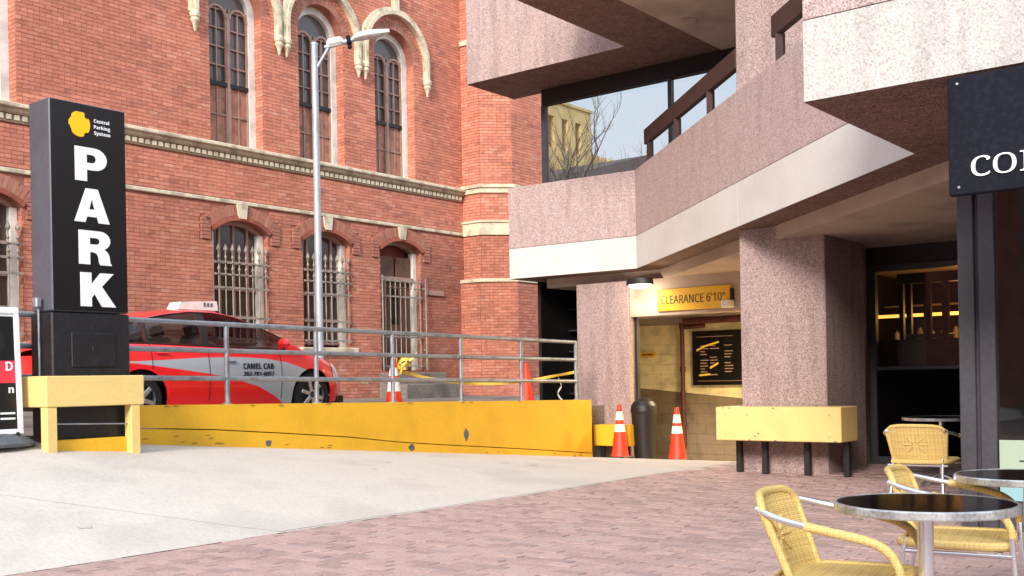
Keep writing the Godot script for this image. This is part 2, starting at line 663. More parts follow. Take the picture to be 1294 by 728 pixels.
func grounds() -> void:
	setting("ground")
	var st := nb()
	# one sheet to the horizon, open where the garage ramp goes down
	for r in [[-900.0, -12.6, -900.0, 900.0], [-12.6, 4.0, -900.0, 14.0], [-12.6, 4.0, 24.0, 900.0], [4.0, 900.0, -900.0, 900.0]]:
		sheet(st, [Vector3(r[0], -0.12, -r[2]), Vector3(r[1], -0.12, -r[2]), Vector3(r[1], -0.12, -r[3]), Vector3(r[0], -0.12, -r[3])])
	part("ground_sheet", st, M.alley)
	setting("alley_pavement")
	st = nb()
	for r in [[-10.45, -12.3, -15.95], [-12.3, -13.2, -30.0], [-13.2, -14.5, -30.0], [-14.5, -15.85, -30.0], [-15.85, -17.2, -30.0]]:
		sheet(st, [Vector3(r[0], alley_y(r[0]), 14), Vector3(r[0], alley_y(r[0]), r[2]), Vector3(r[1], alley_y(r[1]), r[2]), Vector3(r[1], alley_y(r[1]), 14)])
	face(st, [Vector3(-10.45, alley_y(-10.45), 14), Vector3(-10.45, alley_y(-10.45), -15.95), Vector3(-10.45, -0.6, -15.95), Vector3(-10.45, -0.5, 14)], Vector3.RIGHT)
	part("pavement", st, M.alley)
	# the driveway: concrete slabs parted by narrow joints
	setting("driveway")
	var lines := [-14.0, -8.0, -3.5, -1.0, 15.1, 20.0]
	for k in lines.size() - 1:
		for half in 2:
			st = nb()
			st.set_smooth_group(1)
			var b0: float = lines[k] + 0.003
			var b1: float = lines[k + 1] - 0.003
			if k == 4 and half == 0: continue
			var nb_ := 60 if k == 3 else 8
			for i in nb_:
				for j in 10:
					var q := []
					for c in [[0, 0], [1, 0], [1, 1], [0, 1]]:
						var b: float = lerpf(b0, b1, float(i + c[0]) / nb_)
						var split: float = clampf(-7.13 - 1.15 * (5.51 - b), -10.40, -6.93)
						var lo: float = -10.42 if half == 1 else split + 0.004
						var hi: float = split - 0.004 if half == 1 else -6.9
						if k == 4:
							lo = -10.42
							hi = -5.2
						elif half == 0:
							hi = -6.9 + smoothstep(12.0, 13.4, b) * 0.75
						var a: float = lerpf(lo, hi, float(j + c[1]) / 10)
						q.append(Vector3(a, drive_y(a, b), -b))
					sheet(st, q)
			part("slab", st, M.driveway)
	st = nb()
	for i in 40:
		var b0 := -14.0 + i * 0.74
		var b1 := b0 + 0.74
		for j in 6:
			var q := []
			for c in [[b0, j], [b1, j], [b1, j + 1], [b0, j + 1]]:
				var a: float = -6.92 - c[1] * 0.58
				q.append(Vector3(a, drive_y(a, minf(c[0], 15.09)) - 0.012, -minf(c[0], 15.09)))
			sheet(st, q)
	part("joint_bed", st, M.joint)
	var rs := RandomNumberGenerator.new()
	rs.seed = 21
	for k in 9:
		var c := Vector2(rs.randf_range(-9.6, -7.2), rs.randf_range(2.8, 12.0))
		if k < 3: c = [Vector2(-7.95, 3.55), Vector2(-7.75, 3.75), Vector2(-7.6, 4.4)][k]
		var rad := rs.randf_range(0.02, 0.06)
		var el := rs.randf_range(1.0, 3.0)
		st = nb()
		var pts := []
		for i in 12:
			var q := rad * rs.randf_range(0.55, 1.1)
			var a: float = c.x + cos(TAU * i / 12) * q
			var b: float = c.y + sin(TAU * i / 12) * q * el
			pts.append(Vector3(a, drive_y(a, b) + 0.004, -b))
		var mid := Vector3(c.x, drive_y(c.x, c.y) + 0.004, -c.y)
		for i in 12: face(st, [mid, pts[i], pts[(i + 1) % 12]], Vector3.UP)
		part("stain", st, M.stain if k % 3 else M.stain_red)
	# the brick plaza
	var plaza := setting("brick_plaza")
	st = nb()
	gbox(st, -6.9, 6.0, -0.1, -0.012, -14, 14.35)
	var bed := part("bed", st, M.sand)
	var spots := []
	var kx := 0
	var a0 := -6.89
	var pa := 0.206
	var pb := 0.106
	for j in range(0, 230):
		var b := -9.0 + j * pb + pb / 2
		if b > 14.3: break
		var n := 0
		while true:
			var a := a0 + n * pa - (pa / 2 if j % 2 else 0.0)
			n += 1
			var lo: float = max(a, a0)
			var hi: float = min(a + pa, 4.0)
			if a > 4.0: break
			if hi - lo < 0.03: continue
			if b < 2.0 and (a > 1.5 or b < -4.0): continue
			spots.append([(lo + hi) / 2, b, hi - lo - 0.006, rng.randf(), rng.randf_range(-0.004, 0.004)])
			kx += 1
	# those that show largest in the picture are bricks of their own
	var seen := []
	for i in spots.size():
		var s = spots[i]
		var w := grid(s[0], 0, s[1])
		var d := -w.z
		if d < 6.3 or d > 12.0: continue
		var px: float = 647 + 1370 * w.x / d
		if px < 60 or px > 1294 or s[2] < 0.15: continue
		seen.append([d, i])
	seen.sort()
	var own := {}
	for i in min(296, seen.size()): own[seen[i][1]] = true
	var pv := BoxMesh.new()
	pv.size = Vector3.ONE
	var tones := []
	for i in 6:
		var m: StandardMaterial3D = M.paver.duplicate()
		m.vertex_color_use_as_albedo = false
		m.albedo_color = paver_tone((i * 2 + 1) / 12.0).linear_to_srgb()
		tones.append(m)
	var rest := []
	for i in spots.size():
		var s = spots[i]
		var t := Transform3D(Basis.from_scale(Vector3(s[2], 0.05, pb - 0.006)), Vector3(s[0], -0.025 + s[4], -s[1]))
		if own.has(i):
			var mi := MeshInstance3D.new()
			mi.mesh = pv
			mi.material_override = tones[int(s[3] * 5.99)]
			mi.transform = t
			mi.name = "paver"
			plaza.add_child(mi, true)
		else:
			rest.append([t, paver_tone((int(s[3] * 5.99) * 2 + 1) / 12.0)])
	copies("paver_field", pv, M.paver, rest, plaza, Vector3.ZERO)


func copies(called: String, mesh: Mesh, m: Material, list: Array, parent: Node3D, at: Vector3) -> void:
	var mm := MultiMesh.new()
	mm.transform_format = MultiMesh.TRANSFORM_3D
	mm.use_colors = true
	mm.mesh = mesh
	mm.instance_count = list.size()
	for i in list.size():
		mm.set_instance_transform(i, list[i][0])
		mm.set_instance_color(i, list[i][1])
	var mi := MultiMeshInstance3D.new()
	mi.multimesh = mm
	mi.material_override = m
	mi.name = called
	mi.set_meta("kind", "stuff")
	parent.add_child(mi, true)
	mi.position = at


# ---------------------------------------------------------------- the brick building
const WALL := -17.0
const COURSE := 0.069
const LONG := 0.208
var brick_mesh: BoxMesh
var brick_list := []


func brick_tone() -> Color:
	var r := rng.randf()
	var c := Color(0.56, 0.205, 0.132)
	if r < 0.16: c = Color(0.50, 0.178, 0.118)
	elif r < 0.34: c = Color(0.60, 0.228, 0.147)
	elif r < 0.40: c = Color(0.60, 0.26, 0.18)
	elif r < 0.46: c = Color(0.45, 0.165, 0.115)
	return c * rng.randf_range(0.94, 1.06)


var weather_noise := noise(0.35, FastNoiseLite.TYPE_SIMPLEX_SMOOTH, 4, 8)


func weather(p: Vector3) -> Color:        # soot and damp: browner below the stone band and by the door, pale salts near the foot
	var n := weather_noise.get_noise_2d(-p.z * 2.0 + p.x * 2.0, p.y * 3.0)
	var k := 1.08 + 0.22 * n
	if p.y < 4.66: k -= 0.10
	k -= 0.20 * smoothstep(16.6, 18.6, -p.z) * smoothstep(4.7, 3.9, p.y) * (1.0 if p.x < -16.9 else 0.3)
	k -= 0.10 * smoothstep(0.9, 0.0, absf(p.y - 4.3)) * clampf(0.5 + n, 0.0, 1.0)
	var c := Color(k, k * lerpf(1.0, 1.06, clampf((1.0 - k) * 3.0, 0.0, 1.0)), k * lerpf(1.0, 1.08, clampf((1.0 - k) * 3.0, 0.0, 1.0)))
	var salt := clampf(weather_noise.get_noise_2d(-p.z * 5.0, p.y * 5.0 + 40.0) * 2.2 - 0.35, 0.0, 1.0) * smoothstep(3.0, 1.2, p.y)
	return c.lerp(Color(1.15, 1.7, 2.0), salt * 0.5)


func lay(o: Vector3, along: Vector3, outn: Vector3, length: float, y0: float, y1: float, gaps: Callable, proud := 0.012) -> void:
	# bricks in running bond over a face that starts at o; gaps(y) gives the stretches left free
	var rows := int((y1 - y0) / COURSE)
	var bs := Basis(along, Vector3.UP, outn)
	for k in rows:
		var y := y0 + (k + 0.5) * COURSE
		var free := [[0.0, length]]
		for g in gaps.call(y):
			var next := []
			for f in free:
				if g[1] <= f[0] or g[0] >= f[1]:
					next.append(f)
					continue
				if g[0] > f[0]: next.append([f[0], g[0]])
				if g[1] < f[1]: next.append([g[1], f[1]])
			free = next
		var s := -LONG * (0.5 if k % 2 else 0.0)
		var header := k % 7 == 6                        # a course of headers every seventh
		var step := LONG * 0.5 if header else LONG
		while s < length:
			for f in free:
				var p: float = max(s, f[0])
				var q: float = min(s + step, f[1])
				if q - p < 0.03: continue
				var at: Vector3 = o + along * ((p + q) / 2) + Vector3(0, y - o.y, 0) + outn * (proud - 0.03 + rng.randf_range(-0.002, 0.002))
				brick_list.append([Transform3D(bs * Basis.from_scale(Vector3(q - p - 0.007, COURSE - 0.008, 0.06)), at), brick_tone() * weather(at)])
			s += step


func arch_half(half: float, spring: float, rise: float, y: float) -> float:
	if y <= spring: return half
	var r := (half * half + rise * rise) / (2.0 * rise)
	var dy := y - (spring + rise - r)
	return sqrt(max(0.0, r * r - dy * dy)) if dy < r else 0.0


func arch_poly(c: float, half: float, bottom: float, spring: float, rise: float, n := 16) -> PackedVector2Array:
	var p := PackedVector2Array([Vector2(c - half, bottom), Vector2(c + half, bottom)])
	var r := (half * half + rise * rise) / (2.0 * rise)
	var cy := spring + rise - r
	var t := asin(clampf(half / r, -1, 1))
	for i in n + 1:
		var an := lerpf(t, -t, float(i) / n)
		p.append(Vector2(c + sin(an) * r, cy + cos(an) * r))
	return p


func ring_poly(c: float, half: float, spring: float, rise: float, w: float, n := 18) -> PackedVector2Array:
	var p := PackedVector2Array()
	var r := (half * half + rise * rise) / (2.0 * rise)
	var cy := spring + rise - r
	var t := asin(clampf(half / r, -1, 1))
	for i in n + 1:
		var an := lerpf(-t, t, float(i) / n)
		p.append(Vector2(c + sin(an) * (r + w), cy + cos(an) * (r + w)))
	for i in n + 1:
		var an := lerpf(t, -t, float(i) / n)
		p.append(Vector2(c + sin(an) * r, cy + cos(an) * r))
	return p


# on the long wall: x of a polygon is b, y is height; w < 0 is out of the wall
func on_wall(st: SurfaceTool, poly: PackedVector2Array, front: float, depth: float) -> void:
	extrude(st, poly, Vector3(front, 0, 0), Vector3(0, 0, -1), Vector3.UP, Vector3(-depth, 0, 0))


func voussoirs(c: float, half: float, spring: float, rise: float, r_in: float, h: float, count: int, proud: float) -> void:
	var r := (half * half + rise * rise) / (2.0 * rise)
	var cy := spring + rise - r
	var t := asin(clampf(half / r, -1, 1))
	for i in count:
		var an := lerpf(-t, t, (i + 0.5) / count)
		var rm := r + r_in + h / 2
		var w := 2.0 * t * rm / count - 0.009
		var d := Vector3(0, cos(an), -sin(an))
		var al := Vector3(0, -sin(an), -cos(an))
		var p := Vector3(WALL + proud - 0.03, cy + cos(an) * rm, -(c + sin(an) * rm))
		brick_list.append([Transform3D(Basis(al, d, Vector3.RIGHT) * Basis.from_scale(Vector3(w, h, 0.06)), p), brick_tone() * Color(0.74, 0.80, 0.84)])


func brick_building() -> void:
	var bld := on_grid("brick_building", "old red brick building with arched windows and pale stone bands behind the railing", "building", WALL, 0.8, 19.7)
	brick_mesh = BoxMesh.new()
	brick_mesh.size = Vector3.ONE
	var ups := [8.17, 13.14, 15.305, 17.47]
	var lows := [8.19, 13.17, 15.36, 17.57]
	var up_half := 0.625
	var up_spring := 8.44
	var low_half := 0.655
	var sills := [1.93, 1.93, 1.93, 1.45]
	# ---- body with its openings
	var holes := []
	for c in ups: holes.append(arch_poly(c, up_half, 5.77, up_spring, up_half))
	for i in 4: holes.append(arch_poly(lows[i], low_half, sills[i], 4.12, 0.23))
	var st := nb()
	for p in holed(PackedVector2Array([Vector2(-6, 0.3), Vector2(20.0, 0.3), Vector2(20.0, 13.5), Vector2(-6, 13.5)]), holes):
		on_wall(st, p, WALL, 0.45)
	var wall := part("wall", st, M.mortar)
	st = nb()
	gbox(st, -29, -17.46, 0.3, 13.45, -6, 22.2)
	gbox(st, -17.46, -16.6, 0.3, 13.45, 20.0, 22.2)
	part("rear_wall", st, M.brick_red)
	st = nb()
	gbox(st, -29.2, -16.6, 13.5, 13.8, -6.2, 22.4)
	part("roof", st, M.stone_tan)
	# ---- bricks of the long wall
	var gaps := func(y: float) -> Array:
		var g := []
		if y > 5.45 and y < 5.76: g.append([-1.0, 99.0])
		if y > 4.64 and y < 4.74: g.append([-1.0, 99.0])
		for c in ups:
			if y > 5.77:
				var h := arch_half(up_half, up_spring, up_half, y)
				if y > up_spring: h = arch_half(up_half + 0.20, up_spring, up_half + 0.20, y)
				if h > 0.0: g.append([c - h - 4.0, c + h - 4.0])
		for i in 4:
			var c: float = lows[i]
			if y > sills[i]:
				if y < 4.12: g.append([c - low_half - 4.0, c + low_half - 4.0])
				if y > 3.92 and y < 4.42: g.append([c - 0.93 - 4.0, c + 0.93 - 4.0])
				elif y >= 4.42 and y < 4.64: g.append([c - 0.70 - 4.0, c + 0.70 - 4.0])
		return g
	lay(Vector3(WALL, 0, -4.0), Vector3(0, 0, -1), Vector3.RIGHT, 15.73, 0.608, 12.6, gaps)
	# ---- reveals: the far side of each opening, seen on the slant
	var none := func(_y: float) -> Array: return []
	for c in ups:
		lay(Vector3(WALL, 5.77, -(c + up_half)), Vector3.LEFT, Vector3(0, 0, 1), 0.22, 5.77, up_spring, none, 0.006)
	for i in 4:
		lay(Vector3(WALL, sills[i], -(lows[i] + low_half)), Vector3.LEFT, Vector3(0, 0, 1), 0.12, sills[i], 4.1, none, 0.006)
	for c in ups: voussoirs(c, up_half, up_spring, up_half, 0.0, 0.20, 30, 0.012)
	for i in 4:
		var c: float = lows[i]
		voussoirs(c, low_half, 4.12, 0.23, 0.09, 0.21, 20, 0.045)
		for s in [-1.0, 1.0]:                         # the stops of the raised surround
			for k in 6:
				brick_list.append([Transform3D(Basis(Vector3(0, 0, -1), Vector3.UP, Vector3.RIGHT) * Basis.from_scale(Vector3(0.20, COURSE - 0.01, 0.06)), Vector3(WALL + 0.015, 3.97 + k * COURSE, -(c + s * 0.82))), brick_tone() * Color(0.74, 0.80, 0.84)])
			for k in 3:
				brick_list.append([Transform3D(Basis(Vector3(0, 0, -1), Vector3.UP, Vector3.RIGHT) * Basis.from_scale(Vector3(0.28 - k * 0.07, COURSE - 0.01, 0.06)), Vector3(WALL + 0.012, 4.425 + k * COURSE, -(c + s * (0.55 - k * 0.08)))), brick_tone() * Color(0.74, 0.80, 0.84)])
	# ---- the corner turret: one face each along the fronts, on the slant, along the alley
	var tp := [Vector3(-17, 0, -19.73), Vector3(-16.44, 0, -19.73), Vector3(-15.90, 0, -20.27), Vector3(-15.90, 0, -21.75), Vector3(-16.6, 0, -22.3)]
	var tq := [Vector3(-17, 0, -19.60), Vector3(-16.385, 0, -19.60), Vector3(-15.76, 0, -20.225), Vector3(-15.76, 0, -21.3), Vector3(-16.6, 0, -22.0)]
	var foot := PackedVector2Array()
	for p in tp: foot.append(Vector2(p.x, p.z))
	foot.append(Vector2(-17.4, -22.3))
	foot.append(Vector2(-17.4, -19.73))
	var plinth := PackedVector2Array()
	for p in tq: plinth.append(Vector2(p.x, p.z))
	plinth.append(Vector2(-17.4, -22.0))
	plinth.append(Vector2(-17.4, -19.60))
	st = nb()
	extrude(st, foot, Vector3(0, 3.52, 0), Vector3.RIGHT, Vector3.BACK, Vector3.UP * 9.98)
	extrude(st, plinth, Vector3(0, 0.3, 0), Vector3.RIGHT, Vector3.BACK, Vector3.UP * 3.219)
	part("turret", st, M.mortar)
	var bands := func(y: float) -> Array:
		return [[-1.0, 9.0]] if (y > 4.64 and y < 4.99) or (y > 5.64 and y < 5.84) or (y > 3.52 and y < 3.60) else []
	for i in 4:
		var d: Vector3 = tp[i + 1] - tp[i]
		var al := d.normalized()
		lay(tp[i] + Vector3(0, 3.6, 0), al, Vector3(-al.z, 0, al.x), d.length(), 3.6, 12.8, bands)
		d = tq[i + 1] - tq[i]
		al = d.normalized()
		lay(tq[i] + Vector3(0, 0.3, 0), al, Vector3(-al.z, 0, al.x), d.length(), 0.3, 3.5, bands)
	for bnd in [[4.64, 4.74, 0.06], [4.74, 4.94, 0.035], [4.94, 4.99, 0.07], [5.64, 5.76, 0.05], [5.76, 5.84, 0.09], [3.52, 3.60, 0.03], [9.2, 9.32, 0.05]]:
		var grown := Geometry2D.offset_polygon(plinth if bnd[0] < 4.0 else foot, bnd[2], Geometry2D.JOIN_MITER)
		st = nb()
		extrude(st, grown[0], Vector3(0, bnd[0] + 0.001, 0), Vector3.RIGHT, Vector3.BACK, Vector3.UP * (bnd[1] - bnd[0] - 0.002))
		part("stone_band", st, M.stone)
	# ---- the cornice band with its dentils, and the thin band below
	st = nb()
	var prof := PackedVector2Array([Vector2(0, 5.47), Vector2(0.035, 5.47), Vector2(0.035, 5.50), Vector2(0.02, 5.50), Vector2(0.02, 5.60), Vector2(0.075, 5.60), Vector2(0.10, 5.63), Vector2(0.12, 5.69), Vector2(0, 5.69)])
	extrude(st, prof, Vector3(WALL, 0, 4.0), Vector3.RIGHT, Vector3.UP, Vector3(0, 0, -23.68))
	var cornice := part("cornice", st, M.stone_tan)
	st = nb()
	gbox(st, WALL, WALL + 0.155, 5.692, 5.765, -4.0, 19.68, 0.015)
	part("cornice_cap", st, M.stone)
	st = nb()
	for k in 118:
		var b := 4.1 + k * 0.132
		gbox(st, WALL + 0.021, WALL + 0.065, 5.505, 5.585, b, b + 0.085)
	var dn := part("dentil", st, M.stone, cornice)
	dn.set_meta("kind", "stuff")
	st = nb()
	gbox(st, WALL, WALL + 0.055, 4.655, 4.73, -4.0, 19.68, 0.012)
	part("string_course", st, M.stone)
	st = nb()
	gbox(st, WALL, WALL + 0.05, 0.3, 1.12, -4.0, 12.0)
	# ---- upper windows
	for i in 4:
		upper_window(ups[i], up_half, up_spring)
		hood(ups[i], up_spring)
	for i in 4:
		lower_window(lows[i], low_half, sills[i], i == 3)
	# ---- small things on the wall by the barred door
	st = nb()
	gbox(st, WALL + 0.01, WALL + 0.06, 3.18, 3.30, 18.35, 18.95, 0.01)
	part("sign_plate", st, M.sash)
	st = nb()
	gbox(st, WALL + 0.01, WALL + 0.5, 0.75, 1.40, 16.8, 18.5, 0.02)
	gbox(st, WALL + 0.5, WALL + 0.85, 0.75, 1.15, 16.8, 18.5, 0.02)
	part("door_step", st, M.alley)
	# ---- commit the bricks: the nearest that show are parts of their own
	var seen := []
	for i in brick_list.size():
		var p: Vector3 = brick_list[i][0].origin
		var w := grid(p.x, p.y, -p.z)
		var d := -w.z
		var px: float = 647 + 1370 * w.x / d
		var py: float = 480 - 0.0183 * (px - 647) - 1370 * (p.y - EYE) / d
		if px < 2 or px > 585 or py < 2 or py > 475 or (px > 33 and px < 166 and py > 120): continue
		if brick_list[i][0].basis.x.length() < 0.15: continue
		seen.append([d, i])
	seen.sort()
	var own := {}
	for i in min(296, seen.size()): own[seen[i][1]] = true
	var tones := []
	for i in 6:
		var m: StandardMaterial3D = M.brick.duplicate()
		m.vertex_color_use_as_albedo = false
		m.albedo_color = brick_tone().linear_to_srgb()
		tones.append(m)
	var rest := []
	for i in brick_list.size():
		if own.has(i):
			var mi := MeshInstance3D.new()
			mi.mesh = brick_mesh
			mi.material_override = tones[i % 6]
			mi.transform = brick_list[i][0]
			mi.name = "brick"
			wall.add_child(mi, true)
		else:
			rest.append(brick_list[i])
	copies("brickwork", brick_mesh, M.brick, rest, wall, Vector3.ZERO)


func upper_window(c: float, half: float, spring: float) -> void:
	var f0 := WALL - 0.22
	var w := 0.15
	# a broad white frame; inside it thin bars make two arched lights
	var st := nb()
	var inner := half - w
	var mid := 0.03
	var lh := (inner - mid) / 2
	for p in holed(arch_poly(c, half - 0.004, 5.772, spring, half - 0.004), [arch_poly(c, inner, 5.83, spring, inner)]): on_wall(st, p, f0, 0.11)
	var fr := part("window", st, M.white_wood)
	st = nb()
	for s in [-1.0, 1.0]:
		on_wall(st, ring_poly(c + s * (mid + lh / 1.0) * 1.0, lh - 0.04, spring - 0.14, lh - 0.04, 0.045, 12), f0 - 0.02, 0.05)
	gbox(st, f0 - 0.07, f0 - 0.015, 5.83, spring - 0.05, c - mid, c + mid)
	part("tracery", st, M.sash, fr)
	st = nb()
	on_wall(st, PackedVector2Array([Vector2(c - inner, 7.02), Vector2(c + inner, 7.02), Vector2(c + inner, spring + 0.5), Vector2(c - inner, spring + 0.5)]), f0 - 0.105, 0.01)
	part("pane", st, M.old_glass, fr)
	st = nb()
	on_wall(st, PackedVector2Array([Vector2(c - inner, 5.83), Vector2(c + inner, 5.83), Vector2(c + inner, 7.0), Vector2(c - inner, 7.0)]), f0 - 0.075, 0.02)
	part("blind", st, M.blind, fr)
	st = nb()                                          # glazing bars
	for s in [-1.0, 1.0]:
		var lc: float = c + s * (mid + lh)
		gbox(st, f0 - 0.082, f0 - 0.05, 5.84, spring + 0.08, lc - 0.012, lc + 0.012)
		for k in 4:
			var y := 7.35 + k * 0.36
			gbox(st, f0 - 0.080, f0 - 0.052, y, y + 0.024, lc - lh, lc + lh)
		gbox(st, f0 - 0.078, f0 - 0.03, 5.84, spring + 0.05, lc - lh, lc - lh + 0.03)
		gbox(st, f0 - 0.078, f0 - 0.03, 5.84, spring + 0.05, lc + lh - 0.03, lc + lh)
		gbox(st, f0 - 0.070, f0 - 0.045, 6.4, 6.43, lc - lh, lc + lh)
	part("glazing_bar", st, M.sash, fr)
	st = nb()
	gbox(st, f0 - 0.07, f0 - 0.02, 6.96, 7.04, c - inner, c + inner)
	part("meeting_rail", st, M.dark_steel, fr)
	st = nb()
	gbox(st, WALL - 0.22, WALL + 0.03, 5.768, 5.80, c - half - 0.02, c + half + 0.02, 0.008)
	part("sill", st, M.stone, fr)


func hood(c: float, spring: float) -> void:
	var st := nb()
	on_wall(st, ring_poly(c, 0.93, spring, 0.93, 0.075, 26), WALL + 0.15, 0.15)
	on_wall(st, ring_poly(c, 1.008, spring, 1.008, 0.085, 26), WALL + 0.11, 0.11)
	for s in [-1.0, 1.0]:
		var b0: float = c + s * 0.93
		var b1: float = c + s * 1.005
		gbox(st, WALL, WALL + 0.15, spring - 0.32, spring, min(b0, b1), max(b0, b1))
		b0 = c + s * 1.008
		b1 = c + s * 1.07
		gbox(st, WALL, WALL + 0.11, spring - 0.32, spring, min(b0, b1), max(b0, b1))
	var h := part("hood_mould", st, M.stone)
	for s in [-1.0, 1.0]:
		st = nb()
		var p := Vector3(WALL + 0.09, spring - 0.72, -(c + s * 0.985))
		lathe(st, Transform3D(Basis.IDENTITY, p), [Vector2(0.0, 0.0), Vector2(0.02, 0.03), Vector2(0.05, 0.16), Vector2(0.085, 0.22), Vector2(0.085, 0.25), Vector2(0.07, 0.27), Vector2(0.095, 0.30), Vector2(0.10, 0.36), Vector2(0.085, 0.40), Vector2(0.0, 0.41)], 12)
		part("corbel", st, M.stone, h)
	st = nb()
	gbox(st, WALL, WALL + 0.13, spring + 1.0, spring + 1.32, c - 0.09, c + 0.09, 0.02)
	lathe(st, Transform3D(Basis.IDENTITY, Vector3(WALL + 0.08, spring + 1.3, -c)), [Vector2(0.0, 0.0), Vector2(0.12, 0.06), Vector2(0.13, 0.12), Vector2(0.06, 0.2), Vector2(0.0, 0.34)], 10)
	part("finial", st, M.stone, h)


func lower_window(c: float, half: float, sill: float, door: bool) -> void:
	var f0 := WALL - 0.14
	var spring := 4.12
	# moulded brick rim and keystone
	var st := nb()
	on_wall(st, ring_poly(c, half, spring, 0.23, 0.085), WALL + 0.065, 0.20)
	part("arch_rim", st, M.brick_red)
	st = nb()
	extrude(st, PackedVector2Array([Vector2(c - 0.085, 4.385), Vector2(c + 0.085, 4.385), Vector2(c + 0.125, 4.652), Vector2(c - 0.125, 4.652)]), Vector3(WALL + 0.085, 0, 0), Vector3(0, 0, -1), Vector3.UP, Vector3(-0.085, 0, 0))
	part("keystone", st, M.stone)
	# frame
	st = nb()
	var w := 0.13
	for sg in [-1.0, 1.0]:
		gbox(st, f0 - 0.14, f0, sill, spring + 0.01, c + sg * (half - 0.004), c + sg * (half - w), 0.006)
	var fr := part("door" if door else "window", st, M.white_wood)
	st = nb()
	for p in holed(arch_poly(c, half - 0.004, spring + 0.012, spring + 0.014, 0.216), [arch_poly(c, half - w, spring + 0.0, spring + 0.01, 0.15)]): on_wall(st, p, f0 - 0.02, 0.12)
	part("arched_head", st, M.sash, fr)
	var inner := half - w
	if not door:
		st = nb()
		on_wall(st, PackedVector2Array([Vector2(c - inner, sill + 0.06), Vector2(c + inner, sill + 0.06), Vector2(c + inner, spring + 0.2), Vector2(c - inner, spring + 0.2)]), f0 - 0.12, 0.01)
		part("pane", st, M.dim_glass, fr)
		st = nb()
		for k in [-0.33, 0.0, 0.33]:
			gbox(st, f0 - 0.118, f0 - 0.085, sill + 0.06, spring + 0.15, c + k - 0.022, c + k + 0.022)
		for y in [sill + 0.08, 2.5, 3.02, 3.55]:
			gbox(st, f0 - 0.115, f0 - 0.08, y, y + 0.045, c - inner, c + inner)
		part("glazing_bar", st, M.sash, fr)
		st = nb()
		gbox(st, WALL - 0.14, WALL + 0.09, sill - 0.11, sill + 0.01, c - half - 0.14, c + half + 0.14, 0.015)
		part("sill", st, M.stone, fr)
	else:
		st = nb()
		for s in [-1.0, 1.0]:
			gbox(st, f0 - 0.10, f0 - 0.05, 3.56, 4.02, c + s * 0.27 - 0.24, c + s * 0.27 + 0.24, 0.015)
		part("transom_panel", st, M.panel_brown, fr)
		st = nb()
		gbox(st, f0 - 0.03, f0 + 0.02, 3.46, 3.56, c - inner, c + inner, 0.01)
		part("transom_bar", st, M.sash, fr)
		st = nb()
		gbox(st, f0 - 0.13, f0 - 0.08, sill, 3.46, c - inner, c + inner)
		part("leaf", st, M.panel_brown, fr)
		st = nb()
		gbox(st, f0 - 0.082, f0 - 0.07, 2.5, 3.3, c - 0.12, c + 0.1)
		part("pane", st, M.dark_glass, fr)
	# iron bars with spear heads
	st = nb()
	var g0 := WALL + 0.045
	var top := 3.50 if door else 3.72
	var lo := sill + (0.02 if door else 0.1)
	var n := 8
	for i in n:
		var b := c - half + 0.10 + i * (2.0 * half - 0.20) / (n - 1)
		tube(st, [Vector3(g0, lo, -b), Vector3(g0, top, -b)], 0.013, 6)
		if not door:
			lathe(st, Transform3D(Basis.IDENTITY, Vector3(g0, top, -b)), [Vector2(0.013, 0.0), Vector2(0.04, 0.05), Vector2(0.034, 0.08), Vector2(0.0, 0.17)], 6, false)
		for y in ([2.2, 3.3] if door else [3.30, 3.52]):
			lathe(st, Transform3D(Basis.IDENTITY, Vector3(g0, y - 0.03, -b)), [Vector2(0.0, 0.0), Vector2(0.04, 0.03), Vector2(0.0, 0.06)], 6)
			if not door: lathe(st, Transform3D(Basis.IDENTITY, Vector3(g0, y + 0.06, -b)), [Vector2(0.013, 0.0), Vector2(0.03, 0.04), Vector2(0.013, 0.08)], 6)
	for y in ([sill + 0.1, 2.2, 3.1, 3.45] if door else [lo + 0.05, 2.48, 3.05, 3.30, 3.52]):
		gbox(st, g0 - 0.014, g0 + 0.014, y - 0.018, y + 0.018, c - half + 0.01, c + half - 0.02)
	part("iron_bars", st, M.iron)
	if door:
		st = nb()
		for s in [-1.0, 1.0]:
			tube(st, [Vector3(WALL + 0.1, sill, -(c + s * (half + 0.04))), Vector3(WALL + 0.1, 3.55, -(c + s * (half + 0.04)))], 0.018, 8)
		for y in [1.9, 2.6, 3.3]:
			gbox(st, WALL, WALL + 0.1, y, y + 0.03, c + half + 0.02, c + half + 0.06)
		part("gate_post", st, M.iron)


# ---------------------------------------------------------------- the concrete building
func inset(chain: Array, d: float) -> Array:             # the chain of (a, b) points moved d to its inner side (towards +b)
	var out := []
	for i in chain.size():
		var dp: Vector2 = (chain[i] - chain[max(i - 1, 0)]).normalized()
		var dn: Vector2 = (chain[min(i + 1, chain.size() - 1)] - chain[i]).normalized()
		if i == 0: dp = dn
		if i == chain.size() - 1: dn = dp
		var np := Vector2(-dp.y, dp.x)
		var nn := Vector2(-dn.y, dn.x)
		var m := (np + nn).normalized()
		out.append(chain[i] + m * d / max(0.3, m.dot(np)))
	return out


func panel(called: String, p: Vector2, q: Vector2, p2: Vector2, q2: Vector2, y0: float, y1: float, m: Material, gap := 0.005) -> MeshInstance3D:
	var st := nb()
	var al := (q - p).normalized() * gap
	var foot := PackedVector2Array()
	for v in [p + al, q - al, q2 - al, p2 + al]: foot.append(Vector2(v.x, -v.y))
	extrude(st, foot, Vector3(0, y0, 0), Vector3.RIGHT, Vector3.BACK, Vector3.UP * (y1 - y0))
	return part(called, st, m)


